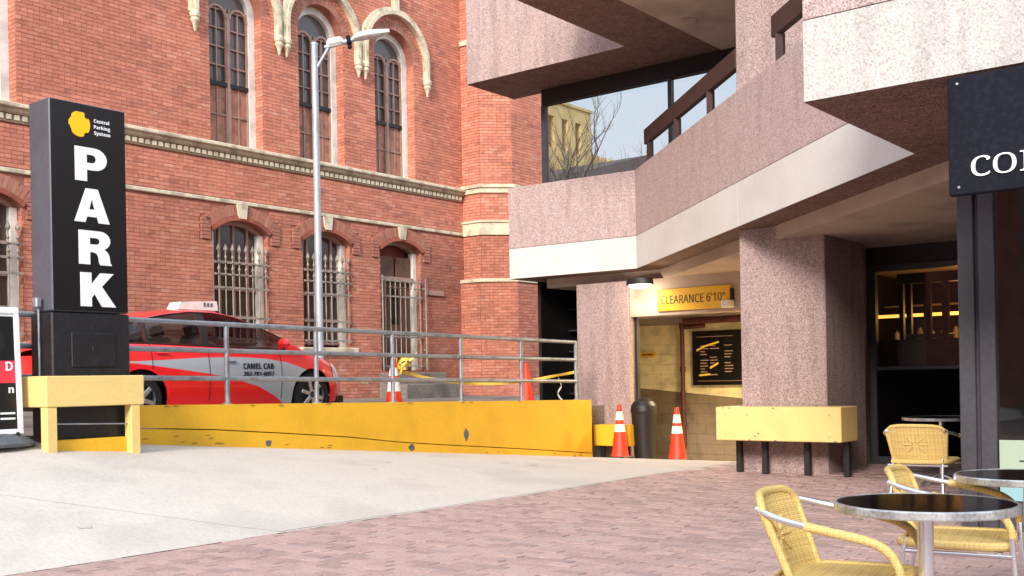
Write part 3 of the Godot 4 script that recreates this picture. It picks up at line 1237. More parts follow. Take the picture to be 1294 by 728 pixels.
func flat(st: SurfaceTool, pts: Array, y: float, up: Vector3) -> void:
	var poly := PackedVector2Array()
	for p in pts: poly.append(p)
	var idx := Geometry2D.triangulate_polygon(poly)
	for i in range(0, idx.size(), 3):
		var t := []
		for k in 3: t.append(Vector3(poly[idx[i + k]].x, y, -poly[idx[i + k]].y))
		face(st, t, up)


func storey(chain: Array, y: float, split: float, top: float, cuts: Array, white: bool) -> void:
	var inner := inset(chain, 0.26)
	for i in chain.size() - 1:
		var ts := [0.0]
		for c in cuts:
			if c[0] == i: ts.append(c[1])
		ts.append(1.0)
		for k in ts.size() - 1:
			var p: Vector2 = chain[i].lerp(chain[i + 1], ts[k])
			var q: Vector2 = chain[i].lerp(chain[i + 1], ts[k + 1])
			var p2: Vector2 = inner[i].lerp(inner[i + 1], ts[k])
			var q2: Vector2 = inner[i].lerp(inner[i + 1], ts[k + 1])
			if white:
				panel("edge_band", p, q, p2, q2, y, y + split - 0.008, M.white_agg if i == 4 else M.white_conc)
			panel("parapet_panel", p, q, p2, q2, y + (split if white else 0.0), y + top, M.pink)


func concrete_building() -> void:
	on_grid("concrete_building", "angular pink concrete building with stepped balconies over the garage ramp", "building", -6.0, 0.0, 12.5)
	# first floor: its edge runs along the fronts, on the slant past the column, then steps out over the cafe
	var c1 := [Vector2(-12.22, 24.0), Vector2(-12.22, 15.45), Vector2(-9.60, 15.58), Vector2(-2.95, 9.22), Vector2(-2.95, 6.95), Vector2(7.0, 6.95)]
	storey(c1, 3.03, 0.55, 1.65, [[2, 0.534]], true)
	var st := nb()
	var slab := c1.duplicate()
	slab.append(Vector2(7.0, 24.0))
	flat(st, slab, 3.36, Vector3.UP)
	part("floor_slab", st, M.plaster)
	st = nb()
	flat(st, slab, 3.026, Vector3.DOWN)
	part("soffit_rim", st, M.shaded_agg)
	st = nb()
	var low := [Vector2(-11.75, 24.0), Vector2(-11.75, 15.95), Vector2(-9.42, 16.02), Vector2(-1.6, 8.54), Vector2(7.0, 8.54), Vector2(7.0, 24.0)]
	var foot := PackedVector2Array()
	for p in low: foot.append(Vector2(p.x, -p.y))
	extrude(st, foot, Vector3(0, 2.86, 0), Vector3.RIGHT, Vector3.BACK, Vector3.UP * 0.17)
	part("ceiling", st, M.plaster)
	# second floor
	var c2 := [Vector2(-12.9, 16.55), Vector2(-12.9, 15.15), Vector2(-9.48, 15.15), Vector2(-9.48, 12.0), Vector2(7.0, 12.0)]
	storey(c2, 6.63, 0.55, 1.9, [], false)
	slab = c2.duplicate()
	slab.append(Vector2(7.0, 16.55))
	st = nb()
	flat(st, slab, 7.1, Vector3.UP)
	part("floor_slab", st, M.plaster)
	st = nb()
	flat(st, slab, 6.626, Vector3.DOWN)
	part("soffit_rim", st, M.shaded_agg)
	st = nb()
	foot = PackedVector2Array()
	for p in [Vector2(-8.33, 16.3), Vector2(-8.33, 13.0), Vector2(7.0, 13.0), Vector2(7.0, 16.3)]: foot.append(Vector2(p.x, -p.y))
	extrude(st, foot, Vector3(0, 6.60, 0), Vector3.RIGHT, Vector3.BACK, Vector3.UP * 0.03)
	part("ceiling", st, M.plaster)
	st = nb()
	lathe(st, Transform3D(Basis.IDENTITY, Vector3(-8.0, 6.52, -14.6)), [Vector2(0.0, 0.0), Vector2(0.10, 0.01), Vector2(0.12, 0.06), Vector2(0.12, 0.08)], 14)
	part("ceiling_fitting", st, M.plaster)
	# upper mass, out of the picture
	st = nb()
	gbox(st, -9.0, 7.0, 7.12, 12.0, 15.5, 16.5)
	part("upper_wall", st, M.pink)
	# the column through both floors
	st = nb()
	gbox(st, -6.16, -5.055, -0.3, 3.03, 12.43, 13.7, 0.012)
	part("column", st, M.column)
	st = nb()
	gbox(st, -6.16, -5.055, 3.37, 6.625, 12.43, 13.7, 0.012)
	part("column", st, M.column)
	# handrail above the sloping parapet
	for seg in [[0.025, 0.505], [0.635, 0.985]]:
		var d := Vector3(6.65, 0, 6.36)
		var s := Vector3(-9.60, 0, -15.58) + Vector3(0.1, 0, -0.1)
		var p: Vector3 = s + d * seg[0]
		var q: Vector3 = s + d * seg[1]
		st = nb()
		bar(st, p + Vector3.UP * 5.18, q + Vector3.UP * 5.18, 0.09, 0.25, 0.008)
		bar(st, p + Vector3.UP * 4.72, q + Vector3.UP * 4.72, 0.09, 0.07, 0.005)
		var hr := part("handrail", st, M.rail_brown)
		var n := 3 if seg[0] < 0.3 else 2
		for i in n:
			var f: float = lerpf(0.05, 0.75, float(i) / (n - 1))
			st = nb()
			bar(st, p.lerp(q, f) + Vector3.UP * 4.75, p.lerp(q, f) + Vector3.UP * 5.06, 0.09, 0.07)
			part("handrail_post", st, M.rail_brown, hr)
	# glazed screen behind the first-floor parapet
	st = nb()
	gbox(st, -12.1, -6.17, 6.33, 6.622, 16.35, 16.5)
	part("header_beam", st, M.dark_steel)
	var scr := nb()
	gbox(scr, -12.12, -12.03, 3.37, 6.33, 16.36, 16.46)
	var wf := part("window_screen", scr, M.frame_grey)
	st = nb()
	gbox(st, -9.40, -9.33, 3.37, 6.33, 16.36, 16.46)
	part("mullion", st, M.frame_grey, wf)
	st = nb()
	gbox(st, -12.03, -9.40, 3.4, 6.33, 16.405, 16.411)
	part("pane", st, M.tinted, wf)
	st = nb()
	gbox(st, -9.33, -6.2, 3.4, 6.33, 16.405, 16.411)
	part("pane", st, M.tinted, wf)
	st = nb()
	gbox(st, -6.17, 7.0, 3.37, 6.59, 16.3, 16.6)
	part("rear_wall", st, M.plaster)
	# ---- the garage mouth under it
	st = nb()
	gbox(st, -11.0, -9.92, -0.7, 2.86, 15.8, 16.05, 0.012)
	part("pier", st, M.column)
	st = nb()
	gbox(st, -9.92, -6.5, 2.24, 2.86, 15.86, 16.05)
	part("beam", st, M.plaster)
	st = nb()
	gbox(st, -9.917, -9.87, -0.6, 2.24, 15.98, 16.06)
	part("door_track", st, M.dark_steel)
	st = nb()
	gbox(st, -12.3, -6.72, 2.42, 2.6, 17.32, 20.0)
	gbox(st, -10.88, -6.72, 2.42, 2.6, 16.06, 17.318)
	part("garage_ceiling", st, M.plaster)
	st = nb()
	gbox(st, -12.5, -12.3, -1.4, 2.6, 17.3, 20.0)
	part("garage_side_wall", st, M.cmu_olive)
	st = nb()
	gbox(st, -6.71, -6.6, -1.4, 2.6, 14.4, 19.52)
	gbox(st, -6.6, -5.25, -1.0, 2.86, 14.40, 14.45)
	part("garage_side_wall", st, M.cmu_yellow)
	st = nb()
	gbox(st, -12.5, -6.6, -1.4, 2.6, 19.53, 19.8)
	var gw := part("garage_wall", st, M.joint)
	# painted blocks, yellow above a sloping line and olive below it
	var up := PackedVector2Array([Vector2(-13, 1.07), Vector2(-4, 0.225), Vector2(-4, 5), Vector2(-13, 5)])
	var dn := PackedVector2Array([Vector2(-13, 1.07), Vector2(-4, 0.225), Vector2(-4, -5), Vector2(-13, -5)])
	for r in 19:
		var y := -1.38 + r * 0.203
		var a := -12.28 - (0.2 if r % 2 else 0.0)
		while a < -7.6:
			var blk := PackedVector2Array([Vector2(max(a, -12.28), y), Vector2(a + 0.399, y), Vector2(a + 0.399, y + 0.199), Vector2(max(a, -12.28), y + 0.199)])
			a += 0.403
			if y + 0.2 > 2.42: continue
			for side in 2:
				for pc in Geometry2D.intersect_polygons(blk, up if side == 0 else dn):
					st = nb()
					extrude(st, pc, Vector3(0, 0, -19.515 + rng.randf_range(0.0, 0.003)), Vector3.RIGHT, Vector3.UP, Vector3(0, 0, -0.05))
					part("block", st, M.cmu_yellow if side == 0 else M.cmu_olive, gw)
	# service passage between the turret and the garage, its shade put into black walls
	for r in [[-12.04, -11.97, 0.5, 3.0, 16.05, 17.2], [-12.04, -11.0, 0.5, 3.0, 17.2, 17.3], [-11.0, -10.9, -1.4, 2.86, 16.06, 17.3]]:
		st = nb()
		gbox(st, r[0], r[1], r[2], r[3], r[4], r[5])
		part("passage_shade_wall", st, M.black)
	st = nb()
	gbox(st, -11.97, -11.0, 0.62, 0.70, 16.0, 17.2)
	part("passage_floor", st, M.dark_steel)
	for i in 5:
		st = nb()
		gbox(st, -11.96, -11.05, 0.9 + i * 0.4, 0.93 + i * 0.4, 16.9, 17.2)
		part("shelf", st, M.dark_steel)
	# ---- the lobby behind the column
	st = nb()
	gbox(st, -5.22, -5.11, 0.0, 2.62, 14.25, 14.36, 0.006)
	gbox(st, -5.11, 1.0, 2.54, 2.62, 14.25, 14.36, 0.006)
	gbox(st, -5.11, 1.0, 1.235, 1.285, 14.25, 14.36, 0.006)
	gbox(st, -5.11, 1.0, 0.0, 0.10, 14.25, 14.36, 0.006)
	var lob := part("lobby_window", st, M.frame_grey)
	st = nb()
	gbox(st, -5.11, 1.0, 1.285, 2.54, 14.30, 14.306)
	part("pane", st, M.shop_glass, lob)
	st = nb()
	gbox(st, -5.11, 1.0, 0.10, 1.235, 14.29, 14.32)  # opaque black sheet in place of the dark lower panes
	part("black_lower_pane", st, M.pit_black, lob)
	st = nb()
	gbox(st, -5.22, 1.0, 2.62, 2.86, 14.25, 14.4)
	part("fascia", st, M.dark_steel)
	st = nb()
	gbox(st, -6.4, 1.0, 1.0, 1.64, 14.6, 14.7)
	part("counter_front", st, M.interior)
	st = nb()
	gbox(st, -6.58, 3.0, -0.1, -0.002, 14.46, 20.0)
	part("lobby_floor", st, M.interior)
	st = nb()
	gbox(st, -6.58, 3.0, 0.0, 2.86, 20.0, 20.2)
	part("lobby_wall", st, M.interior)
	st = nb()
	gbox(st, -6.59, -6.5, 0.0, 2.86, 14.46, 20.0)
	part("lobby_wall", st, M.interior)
	for q in [[-5.24, -5.18], [-5.14, -5.07], [-4.90, -4.80], [-4.65, -4.56], [-4.2, -4.1], [-3.4, -3.3]]:
		st = nb()
		gbox(st, q[0], q[1], 0.0, 2.46, 15.56, 15.64, 0.005)
		part("door_frame", st, M.black)
	st = nb()
	gbox(st, -5.24, -3.3, 2.46, 2.60, 15.5, 15.7, 0.005)
	part("door_head", st, M.black)
	st = nb()
	gbox(st, -5.10, -4.54, 1.68, 1.74, 15.45, 15.75, 0.005)
	part("shelf", st, M.frame_grey)
	st = nb()
	gbox(st, -6.45, -2.5, 2.085, 2.135, 17.5, 17.54)
	part("strip_lamp", st, M.strip_glow)
	st = nb()
	gbox(st, -6.45, -2.5, 2.30, 2.33, 18.4, 18.5)
	part("shelf", st, M.plaster)
	st = nb()
	gbox(st, -6.45, -2.5, 1.1, 1.75, 18.2, 18.6)
	part("counter", st, M.panel_brown)
	for k in 9:
		st = nb()
		lathe(st, Transform3D(Basis.IDENTITY, Vector3(-6.2 + k * 0.19, 1.75, -18.3)), [Vector2(0.0, 0.0), Vector2(0.045, 0.0), Vector2(0.05, 0.1), Vector2(0.02, 0.13 + 0.03 * (k % 3)), Vector2(0.0, 0.16)], 8)
		part("jar", st, M.plaster if k % 3 else M.cone_white)
	# a wall round the column's back, between lobby and garage
	st = nb()
	gbox(st, -5.30, -5.225, -1.0, 2.86, 13.702, 14.40)
	part("side_wall", st, M.pink)
	# ---- the cafe front
	st = nb()
	gbox(st, -2.46, -2.345, 0.0, 3.03, 8.64, 8.78, 0.006)
	gbox(st, -2.315, -2.20, 0.0, 3.03, 8.65, 8.76, 0.006)
	gbox(st, -2.345, -2.315, 0.0, 3.03, 8.69, 8.74)
	gbox(st, -2.20, 7.0, 0.0, 0.22, 8.66, 8.74, 0.006)
	gbox(st, 0.4, 0.5, 0.22, 2.9, 8.66, 8.74)
	gbox(st, -2.20, 7.0, 2.86, 3.03, 8.66, 8.74)
	var cw := part("shop_window", st, M.frame_grey)
	st = nb()
	gbox(st, -2.20, 0.4, 0.22, 2.86, 8.69, 8.696)
	part("pane", st, M.shop_glass, cw)
	st = nb()
	gbox(st, -2.46, -2.36, 0.0, 2.86, 8.78, 14.25)
	part("cafe_side_wall", st, M.dark_steel)
	st = nb()
	gbox(st, -2.36, 7.0, 0.0, 2.86, 11.8, 12.0)
	gbox(st, -2.36, 7.0, -0.1, 0.0, 8.74, 12.0)
	part("cafe_wall", st, M.cafe_interior)
	st = nb()
	gbox(st, -1.9, 1.5, 0.0, 1.05, 10.4, 10.9, 0.02)
	part("cafe_counter", st, M.panel_brown)
	on_grid("paper_notice", "cream paper notice with a small drawing stuck inside the cafe window", "notice", -2.0, 0.35, 8.68)
	st = nb()
	gbox(st, -2.19, -1.62, 0.36, 0.68, 8.678, 8.681)
	part("sheet", st, M.paper)
	st = nb()
	gbox(st, -2.05, -1.9, 0.52, 0.53, 8.675, 8.678)
	gbox(st, -2.02, -1.86, 0.46, 0.465, 8.675, 8.678)
	gbox(st, -1.88, -1.80, 0.50, 0.57, 8.675, 8.678)
	part("drawing", st, M.slate)
	on_grid("blue_notice", "pale blue sheet taped inside the cafe window below the cream notice", "notice", -2.0, 0.0, 8.68)
	st = nb()
	gbox(st, -2.19, -1.62, 0.225, 0.345, 8.678, 8.681)
	part("sheet", st, M.paper_blue)
	# the lettered board over it
	on_grid("cafe_sign", "dark slate board with white serif letters hung under the concrete edge", "sign", -2.0, 2.28, 6.94)
	st = nb()
	gbox(st, -2.0, 1.2, 2.275, 2.995, 6.88, 6.945, 0.006)
	part("board", st, M.slate)
	st = nb()
	for p in [[-1.94, 2.95], [-1.94, 2.32], [1.14, 2.95], [1.14, 2.32]]:
		lathe(st, Transform3D(Basis(Vector3.RIGHT, Vector3(0, 0, 1), Vector3(0, -1, 0)), Vector3(p[0], p[1], -6.88)), [Vector2(0.010, 0.0), Vector2(0.008, 0.006), Vector2(0.0, 0.007)], 8)
	part("screw", st, M.chrome)
	var serif: Font = typeface("Droid Serif", 400)
	text("letters", "COFFEE", 0.118, serif, Vector3(-1.865, 2.375, -6.879), Vector3.RIGHT, Vector3.UP, M.sign_white, null, 0.755, 0.012)
	# ---- the clearance board on the garage beam
	on_grid("clearance_sign", "yellow clearance board with dark lettering on the beam over the garage ramp", "sign", -8.7, 2.3, 15.98)
	st = nb()
	gbox(st, -9.36, -8.0, 2.30, 2.665, 15.81, 15.855, 0.005)
	part("board", st, M.yellow)
	text("letters", "CLEARANCE 6'10\"", 0.135, typeface("Droid Sans", 400), Vector3(-9.28, 2.415, -15.809), Vector3.RIGHT, Vector3.UP, M.dark_steel, null, 1.18, 0.003)
	on_grid("camera_box", "small white box fixed at the end of the yellow clearance board", "security camera", -8.0, 2.28, 15.9)
	st = nb()
	gbox(st, -8.08, -7.93, 2.29, 2.41, 15.62, 15.80, 0.012)
	part("housing", st, M.cone_white)
	st = nb()
	gbox(st, -7.99, -7.96, 2.38, 2.60, 15.76, 15.86)
	part("bracket", st, M.dark_steel)
	# ---- the lit lamp under the soffit
	on_grid("soffit_lamp", "lit oblong lamp with a dark housing under the concrete soffit", "lamp", -9.85, 2.72, 15.6)
	st = nb()
	lathe(st, Transform3D(Basis.IDENTITY.scaled(Vector3(1.0, 1.0, 0.7)), Vector3(-9.5, 2.745, -15.5)), [Vector2(0.20, 0.0), Vector2(0.25, 0.0), Vector2(0.235, 0.10), Vector2(0.15, 0.112), Vector2(0.0, 0.112)], 20)
	part("housing", st, M.dark_steel)
	st = nb()
	lathe(st, Transform3D(Basis.IDENTITY.scaled(Vector3(1.0, 1.0, 0.7)), Vector3(-9.5, 2.69, -15.5)), [Vector2(0.0, 0.0), Vector2(0.14, 0.006), Vector2(0.195, 0.03), Vector2(0.205, 0.056)], 20)
	part("diffuser", st, M.lamp_glow)
	on_grid("unseen_garage_lamp", "unseen batten lamp on the garage ceiling, placed to light the block wall", "lamp", -8.2, 2.36, 17.4)  # out of view behind the beam, placed to light the garage wall
	st = nb()
	gbox(st, -8.9, -7.5, 2.36, 2.42, 17.3, 17.5, 0.01)
	part("batten", st, M.cone_white)
	st = nb()
	gbox(st, -8.85, -7.55, 2.335, 2.36, 17.34, 17.46, 0.01)
	part("tube_lamp", st, M.lamp_glow)
	var al := AreaLight3D.new()
	al.name = "unseen_garage_lamp_light"
	al.area_size = Vector2(1.3, 0.12)
	al.light_color = Color(1.0, 0.90, 0.70)
	al.light_energy = 11.0
	al.area_range = 12.0
	al.area_attenuation = 2.0
	al.shadow_enabled = true
	add_child(al)
	al.position = grid(-8.2, 2.325, 17.4)
	al.rotation = Vector3(-PI / 2, TURN, 0)
	lamp_light("soffit_lamp_light", grid(-9.5, 2.60, 15.5), Color(1.0, 0.94, 0.82), 0.2, 0.12)
	lamp_light("strip_lamp_light", grid(-4.8, 2.11, 17.35), Color(1.0, 0.72, 0.36), 0.35, 0.1)


func lamp_light(called: String, at: Vector3, c: Color, energy: float, size: float) -> void:
	var li := OmniLight3D.new()
	li.name = called
	li.light_color = c
	li.light_energy = energy
	li.light_size = size
	li.omni_range = 14.0
	li.omni_attenuation = 2.0
	li.shadow_enabled = true
	add_child(li)
	li.position = at


func typeface(n: String, weight: int) -> Font:
	var f := SystemFont.new()
	f.font_names = PackedStringArray([n])
	f.font_weight = weight
	return f


# ---------------------------------------------------------------- far beyond the gap
func far_things() -> void:
	var bw := on_grid("sunlit_office_block", "tall pale yellow block with deep window bays seen through the glazed gap", "building", -36.0, 0.0, 48.0)
	var st := nb()
	var holes := []
	for i in 11:
		for k in 4:
			var b := 39.95 + i * 1.33
			if b + 0.6 > 53.5: continue
			holes.append(PackedVector2Array([Vector2(b, 14.3 - k * 3.0), Vector2(b + 0.6, 14.3 - k * 3.0), Vector2(b + 0.6, 16.1 - k * 3.0), Vector2(b, 16.1 - k * 3.0)]))
	for p in holed(PackedVector2Array([Vector2(38.0, 0), Vector2(53.55, 0), Vector2(53.55, 16.9), Vector2(38.0, 16.9)]), holes):
		extrude(st, p, Vector3(-36, 0, 0), Vector3(0, 0, -1), Vector3.UP, Vector3(-0.9, 0, 0))
	part("wall", st, M.sun_stone)
	for h in holes:
		st = nb()
		gbox(st, -36.85, -36.7, h[0].y, h[2].y, h[0].x, h[1].x)
		part("window", st, M.old_glass)
	st = nb()
	gbox(st, -52, -36.91, 0, 16.9, 38.0, 53.5)
	part("rear_block", st, M.sun_stone)
	st = nb()
	gbox(st, -52.1, -35.9, 16.9, 17.05, 37.9, 53.65)
	part("roof", st, M.sun_stone)
	on_grid("low_annex", "low pale yellow annex with a notched parapet beside the office block", "building", -38.0, 0.0, 57.0)
	st = nb()
	gbox(st, -46, -38, 0, 14.4, 54.0, 59.5)
	part("wall", st, M.sun_stone)
	for i in 8:
		st = nb()
		gbox(st, -38.4, -37.9, 14.4, 15.2, 54.1 + i * 0.72, 54.5 + i * 0.72)
		part("merlon", st, M.sun_stone)
	on_grid("grey_roof_hall", "grey pitched roof rising beyond the terrace parapet", "building", -30.0, 0.0, 56.0)
	st = nb()
	extrude(st, PackedVector2Array([Vector2(43.6, 0), Vector2(75, 0), Vector2(75, 14.0), Vector2(60, 14.0), Vector2(49.3, 12.9), Vector2(43.6, 11.3)]), Vector3(-29.5, 0, 0), Vector3(0, 0, -1), Vector3.UP, Vector3(-6, 0, 0))
	part("roof", st, M.roof_grey)
	on_grid("unseen_street_house", "unseen brick house across the street, placed to darken reflections in the cafe glass", "building", -12.0, 0.0, -24.0)  # out of view, placed to darken what the cafe glass reflects
	st = nb()
	holes = []
	for i in 9:
		for k in 2: holes.append(PackedVector2Array([Vector2(-34.0 + i * 5.0, 1.2 + k * 3.4), Vector2(-32.6 + i * 5.0, 1.2 + k * 3.4), Vector2(-32.6 + i * 5.0, 3.2 + k * 3.4), Vector2(-34.0 + i * 5.0, 3.2 + k * 3.4)]))
	for p in holed(PackedVector2Array([Vector2(-38, -0.1), Vector2(12, -0.1), Vector2(12, 9.0), Vector2(-38, 9.0)]), holes):
		extrude(st, p, Vector3(0, 0, 24.0), Vector3.RIGHT, Vector3.UP, Vector3(0, 0, 0.3))
	part("wall", st, M.brick_red)
	st = nb()
	gbox(st, -38, 12, -0.1, 8.9, -24.31, -32.0)
	part("rear_block", st, M.old_glass)
	# two bare trees in front of them; a third, out of view, for reflections
	var r := RandomNumberGenerator.new()
	for k in 3:
		r.seed = 31 + k * 7
		var at: Vector2 = [Vector2(-24.0, 33.0), Vector2(-24.2, 36.5), Vector2(-7.0, -13.0)][k]
		on_grid("bare_tree", ["leafless tree with thin branches crossing the yellow office block", "second leafless tree, its twigs reaching into the sky beside the block", "unseen bare street tree, out of view, placed for reflections in the cafe glass"][k], "tree", at.x, 0.0, at.y, "bare trees beyond the gap")
		off = Vector3.ZERO
		var tr := nb()
		var cr := nb()
		tube(tr, curve([Vector3(0, 0, 0), Vector3(0.1, 2.5, 0.1), Vector3(-0.1, 6.6, 0.0)], 4), 0.15, 8, true, 0.08)
		part("trunk", tr, M.bark)
		for i in 6:
			var an := TAU * i / 6.0 + r.randf_range(-0.3, 0.3)
			branch(cr, Vector3(-0.05, 4.4 + i * 0.4, 0), Vector3(cos(an), r.randf_range(0.9, 1.9), sin(an)).normalized(), r.randf_range(3.0, 4.4), 0.058, 3, r)
		part("crown", cr, M.bark)


func branch(st: SurfaceTool, p: Vector3, d: Vector3, len_m: float, r: float, depth: int, rg: RandomNumberGenerator) -> void:
	var pts := [p]
	var dir := d
	for i in 4:
		dir = (dir + Vector3(rg.randf_range(-0.2, 0.2), rg.randf_range(-0.06, 0.2), rg.randf_range(-0.2, 0.2))).normalized()
		pts.append(pts[-1] + dir * len_m / 4.0)
	tube(st, pts, r, 5 if depth > 1 else 3, false, r * 0.45)
	if depth == 0: return
	for i in 4:
		var at: Vector3 = pts[1 + i % 4].lerp(pts[min(2 + i % 4, 4)], rg.randf())
		var nd := (dir + Vector3(rg.randf_range(-1, 1), rg.randf_range(-0.3, 0.8), rg.randf_range(-1, 1)) * 0.8).normalized()
		branch(st, at, nd, len_m * rg.randf_range(0.42, 0.62), max(r * 0.5, 0.010), depth - 1, rg)


# ---------------------------------------------------------------- inside the garage mouth
func garage_things() -> void:
	on_grid("rate_board", "black rate board with small yellow and white lines on the garage wall", "sign", -10.2, 1.0, 19.45)
	var st := nb()
	gbox(st, -10.70, -9.1, 1.02, 2.11, 19.42, 19.485, 0.008)
	part("board", st, M.board)
	var r := RandomNumberGenerator.new()
	r.seed = 4
	st = nb()
	gbox(st, -10.6, -9.8, 1.985, 1.995, 19.415, 19.42)
	gbox(st, -10.58, -9.2, 1.10, 1.108, 19.415, 19.42)
	for k in 11:
		var y := 1.80 - k * 0.058
		for c in [-10.52, -10.3, -9.98, -9.55]:
			if r.randf() < 0.25: continue
			gbox(st, c, c + r.randf_range(0.1, 0.2), y, y + 0.018, 19.415, 19.42)
	part("small_print", st, M.sash)
	st = nb()
	for p in [[-10.60, 1.72, -10.42, 1.80], [-10.42, 1.80, -10.1, 1.88], [-10.3, 1.36, -10.12, 1.46], [-10.55, 1.22, -10.3, 1.24]]:
		bar(st, Vector3(p[0], p[1], -19.417), Vector3(p[2], p[3], -19.417), 0.035, 0.006, 0.0, Vector3.BACK)
	part("arrow", st, M.tape)
	on_grid("wall_plate", "small yellow arrow plate on the block wall inside the garage", "sign", -11.7, 1.6, 19.47)
	st = nb()
	extrude(st, PackedVector2Array([Vector2(-11.95, 1.62), Vector2(-11.62, 1.62), Vector2(-11.55, 1.67), Vector2(-11.62, 1.72), Vector2(-11.95, 1.72)]), Vector3(0, 0, -19.46), Vector3.RIGHT, Vector3.UP, Vector3(0, 0, -0.03))
	part("plate", st, M.yellow)
	st = nb()
	gbox(st, -11.9, -11.64, 1.655, 1.685, 19.453, 19.46)
	part("lettering", st, M.panel_brown)
	on_grid("fire_pipe", "rust red pipe running down the block wall and across above the rate board", "pipe", -10.9, -0.4, 19.4)
	st = nb()
	tube(st, [Vector3(-10.9, -0.2, -19.38), Vector3(-10.9, 2.20, -19.38)], 0.045, 10)
	tube(st, [Vector3(-10.9, 2.20, -19.38), Vector3(-10.4, 2.22, -19.38)], 0.05, 10)
	part("riser", st, M.pipe_red)
	st = nb()
	tube(st, [Vector3(-10.75, 2.31, -19.2), Vector3(-8.2, 2.31, -19.2)], 0.07, 10)
	part("main_pipe", st, M.pipe_red)
	st = nb()
	for y in [2.18, 1.3, 0.8, 0.2]:
		tube(st, [Vector3(-10.9, y, -19.38), Vector3(-10.9, y + 0.1, -19.38)], 0.06, 10)
	part("coupling", st, M.pipe_red)
	on_grid("litter_bin", "tall black round bin with a domed lid beside the garage pier", "bin", -9.6, -0.235, 15.72)
	st = nb()
	var c := Transform3D(Basis.IDENTITY, Vector3(-9.60, -0.205, -15.72))
	lathe(st, c, [Vector2(0.0, 0.0), Vector2(0.17, 0.0), Vector2(0.215, 0.80), Vector2(0.225, 0.82), Vector2(0.225, 0.85)], 24)
	part("body", st, M.black)
	st = nb()
	lathe(st, c, [Vector2(0.225, 0.85), Vector2(0.215, 0.93), Vector2(0.17, 1.0), Vector2(0.09, 1.045), Vector2(0.0, 1.055)], 24)
	part("lid", st, M.black)
	# yellow planter guard at the pier
	on_grid("pier_guard", "small yellow box guard at the foot of the garage pier", "planter", -10.05, -0.15, 15.4)
	st = nb()
	gbox(st, -10.42, -9.70, 0.05, 0.405, 15.40, 15.79, 0.008)
	part("box", st, M.yellow)
	for a in [-10.32, -9.84]:
		st = nb()
		gbox(st, a, a + 0.07, -0.3, 0.05, 15.46, 15.53)
		part("leg", st, M.black)
	# yellow planter guard at the column
	on_grid("column_guard", "pale yellow box guard on dark legs round the foot of the concrete column", "planter", -5.5, 0.0, 11.95)
	st = nb()
	gbox(st, -6.25, -4.68, 0.42, 0.822, 11.9, 12.40, 0.008)
	part("box", st, M.pale_yellow)
	st = nb()
	for a in [-6.12, -4.82]:
		for y in [0.50, 0.74]:
			lathe(st, Transform3D(Basis(Vector3.RIGHT, Vector3(0, 0, 1), Vector3(0, -1, 0)), Vector3(a, y, -11.9)), [Vector2(0.016, 0.0), Vector2(0.012, 0.010), Vector2(0.0, 0.012)], 8)
	part("bolt", st, M.pale_yellow)
	st = nb()
	var rc := RandomNumberGenerator.new()
	rc.seed = 3
	for k in 9:
		var pc := Vector2(rc.randf_range(-6.2, -4.75), [0.43, 0.81, rc.randf_range(0.45, 0.8)][k % 3])
		var bl := PackedVector2Array()
		for i in 8:
			var q := rc.randf_range(0.4, 1.0)
			bl.append(pc + Vector2(cos(TAU * i / 8) * 0.022 * q, sin(TAU * i / 8) * 0.009 * q))
		extrude(st, bl, Vector3(0, 0, -11.8985), Vector3.RIGHT, Vector3.UP, Vector3(0, 0, -0.003))
	part("chipped_paint", st, M.rubber)
	for p in [[-5.80, 12.2], [-5.26, 12.2], [-4.80, 12.25], [-6.2, 12.32]]:
		st = nb()
		gbox(st, p[0], p[0] + 0.07, 0.0, 0.42, p[1], p[1] + 0.07, 0.005)
		part("leg", st, M.dark_steel)


func cone(label: String, a: float, y: float, b: float, h: float, bands: Array) -> void:
	on_grid("traffic_cone", label, "traffic cone", a, y, b, "traffic cones round the ramp")
	off = Vector3.ZERO
	var st := nb()
	box(st, Vector3(0, 0.02, 0), Vector3(0.36, 0.04, 0.36), 0.012)
	part("base", st, M.black)
	st = nb()
	var r0 := 0.14
	var r1 := 0.035
	lathe(st, Transform3D.IDENTITY, [Vector2(r0 + 0.01, 0.04), Vector2(r0, 0.07), Vector2(r1, h), Vector2(r1 - 0.012, h + 0.01), Vector2(0.0, h - 0.03)], 20)
	var body := part("body", st, M.orange)
	for bd in bands:
		st = nb()
		var f := func(t: float) -> float: return lerpf(r0, r1, (t * h - 0.07) / (h - 0.07)) + 0.003
		lathe(st, Transform3D.IDENTITY, [Vector2(f.call(bd[0]), bd[0] * h), Vector2(f.call(bd[1]), bd[1] * h)], 20)
		part("reflective_band", st, M.cone_white, body)


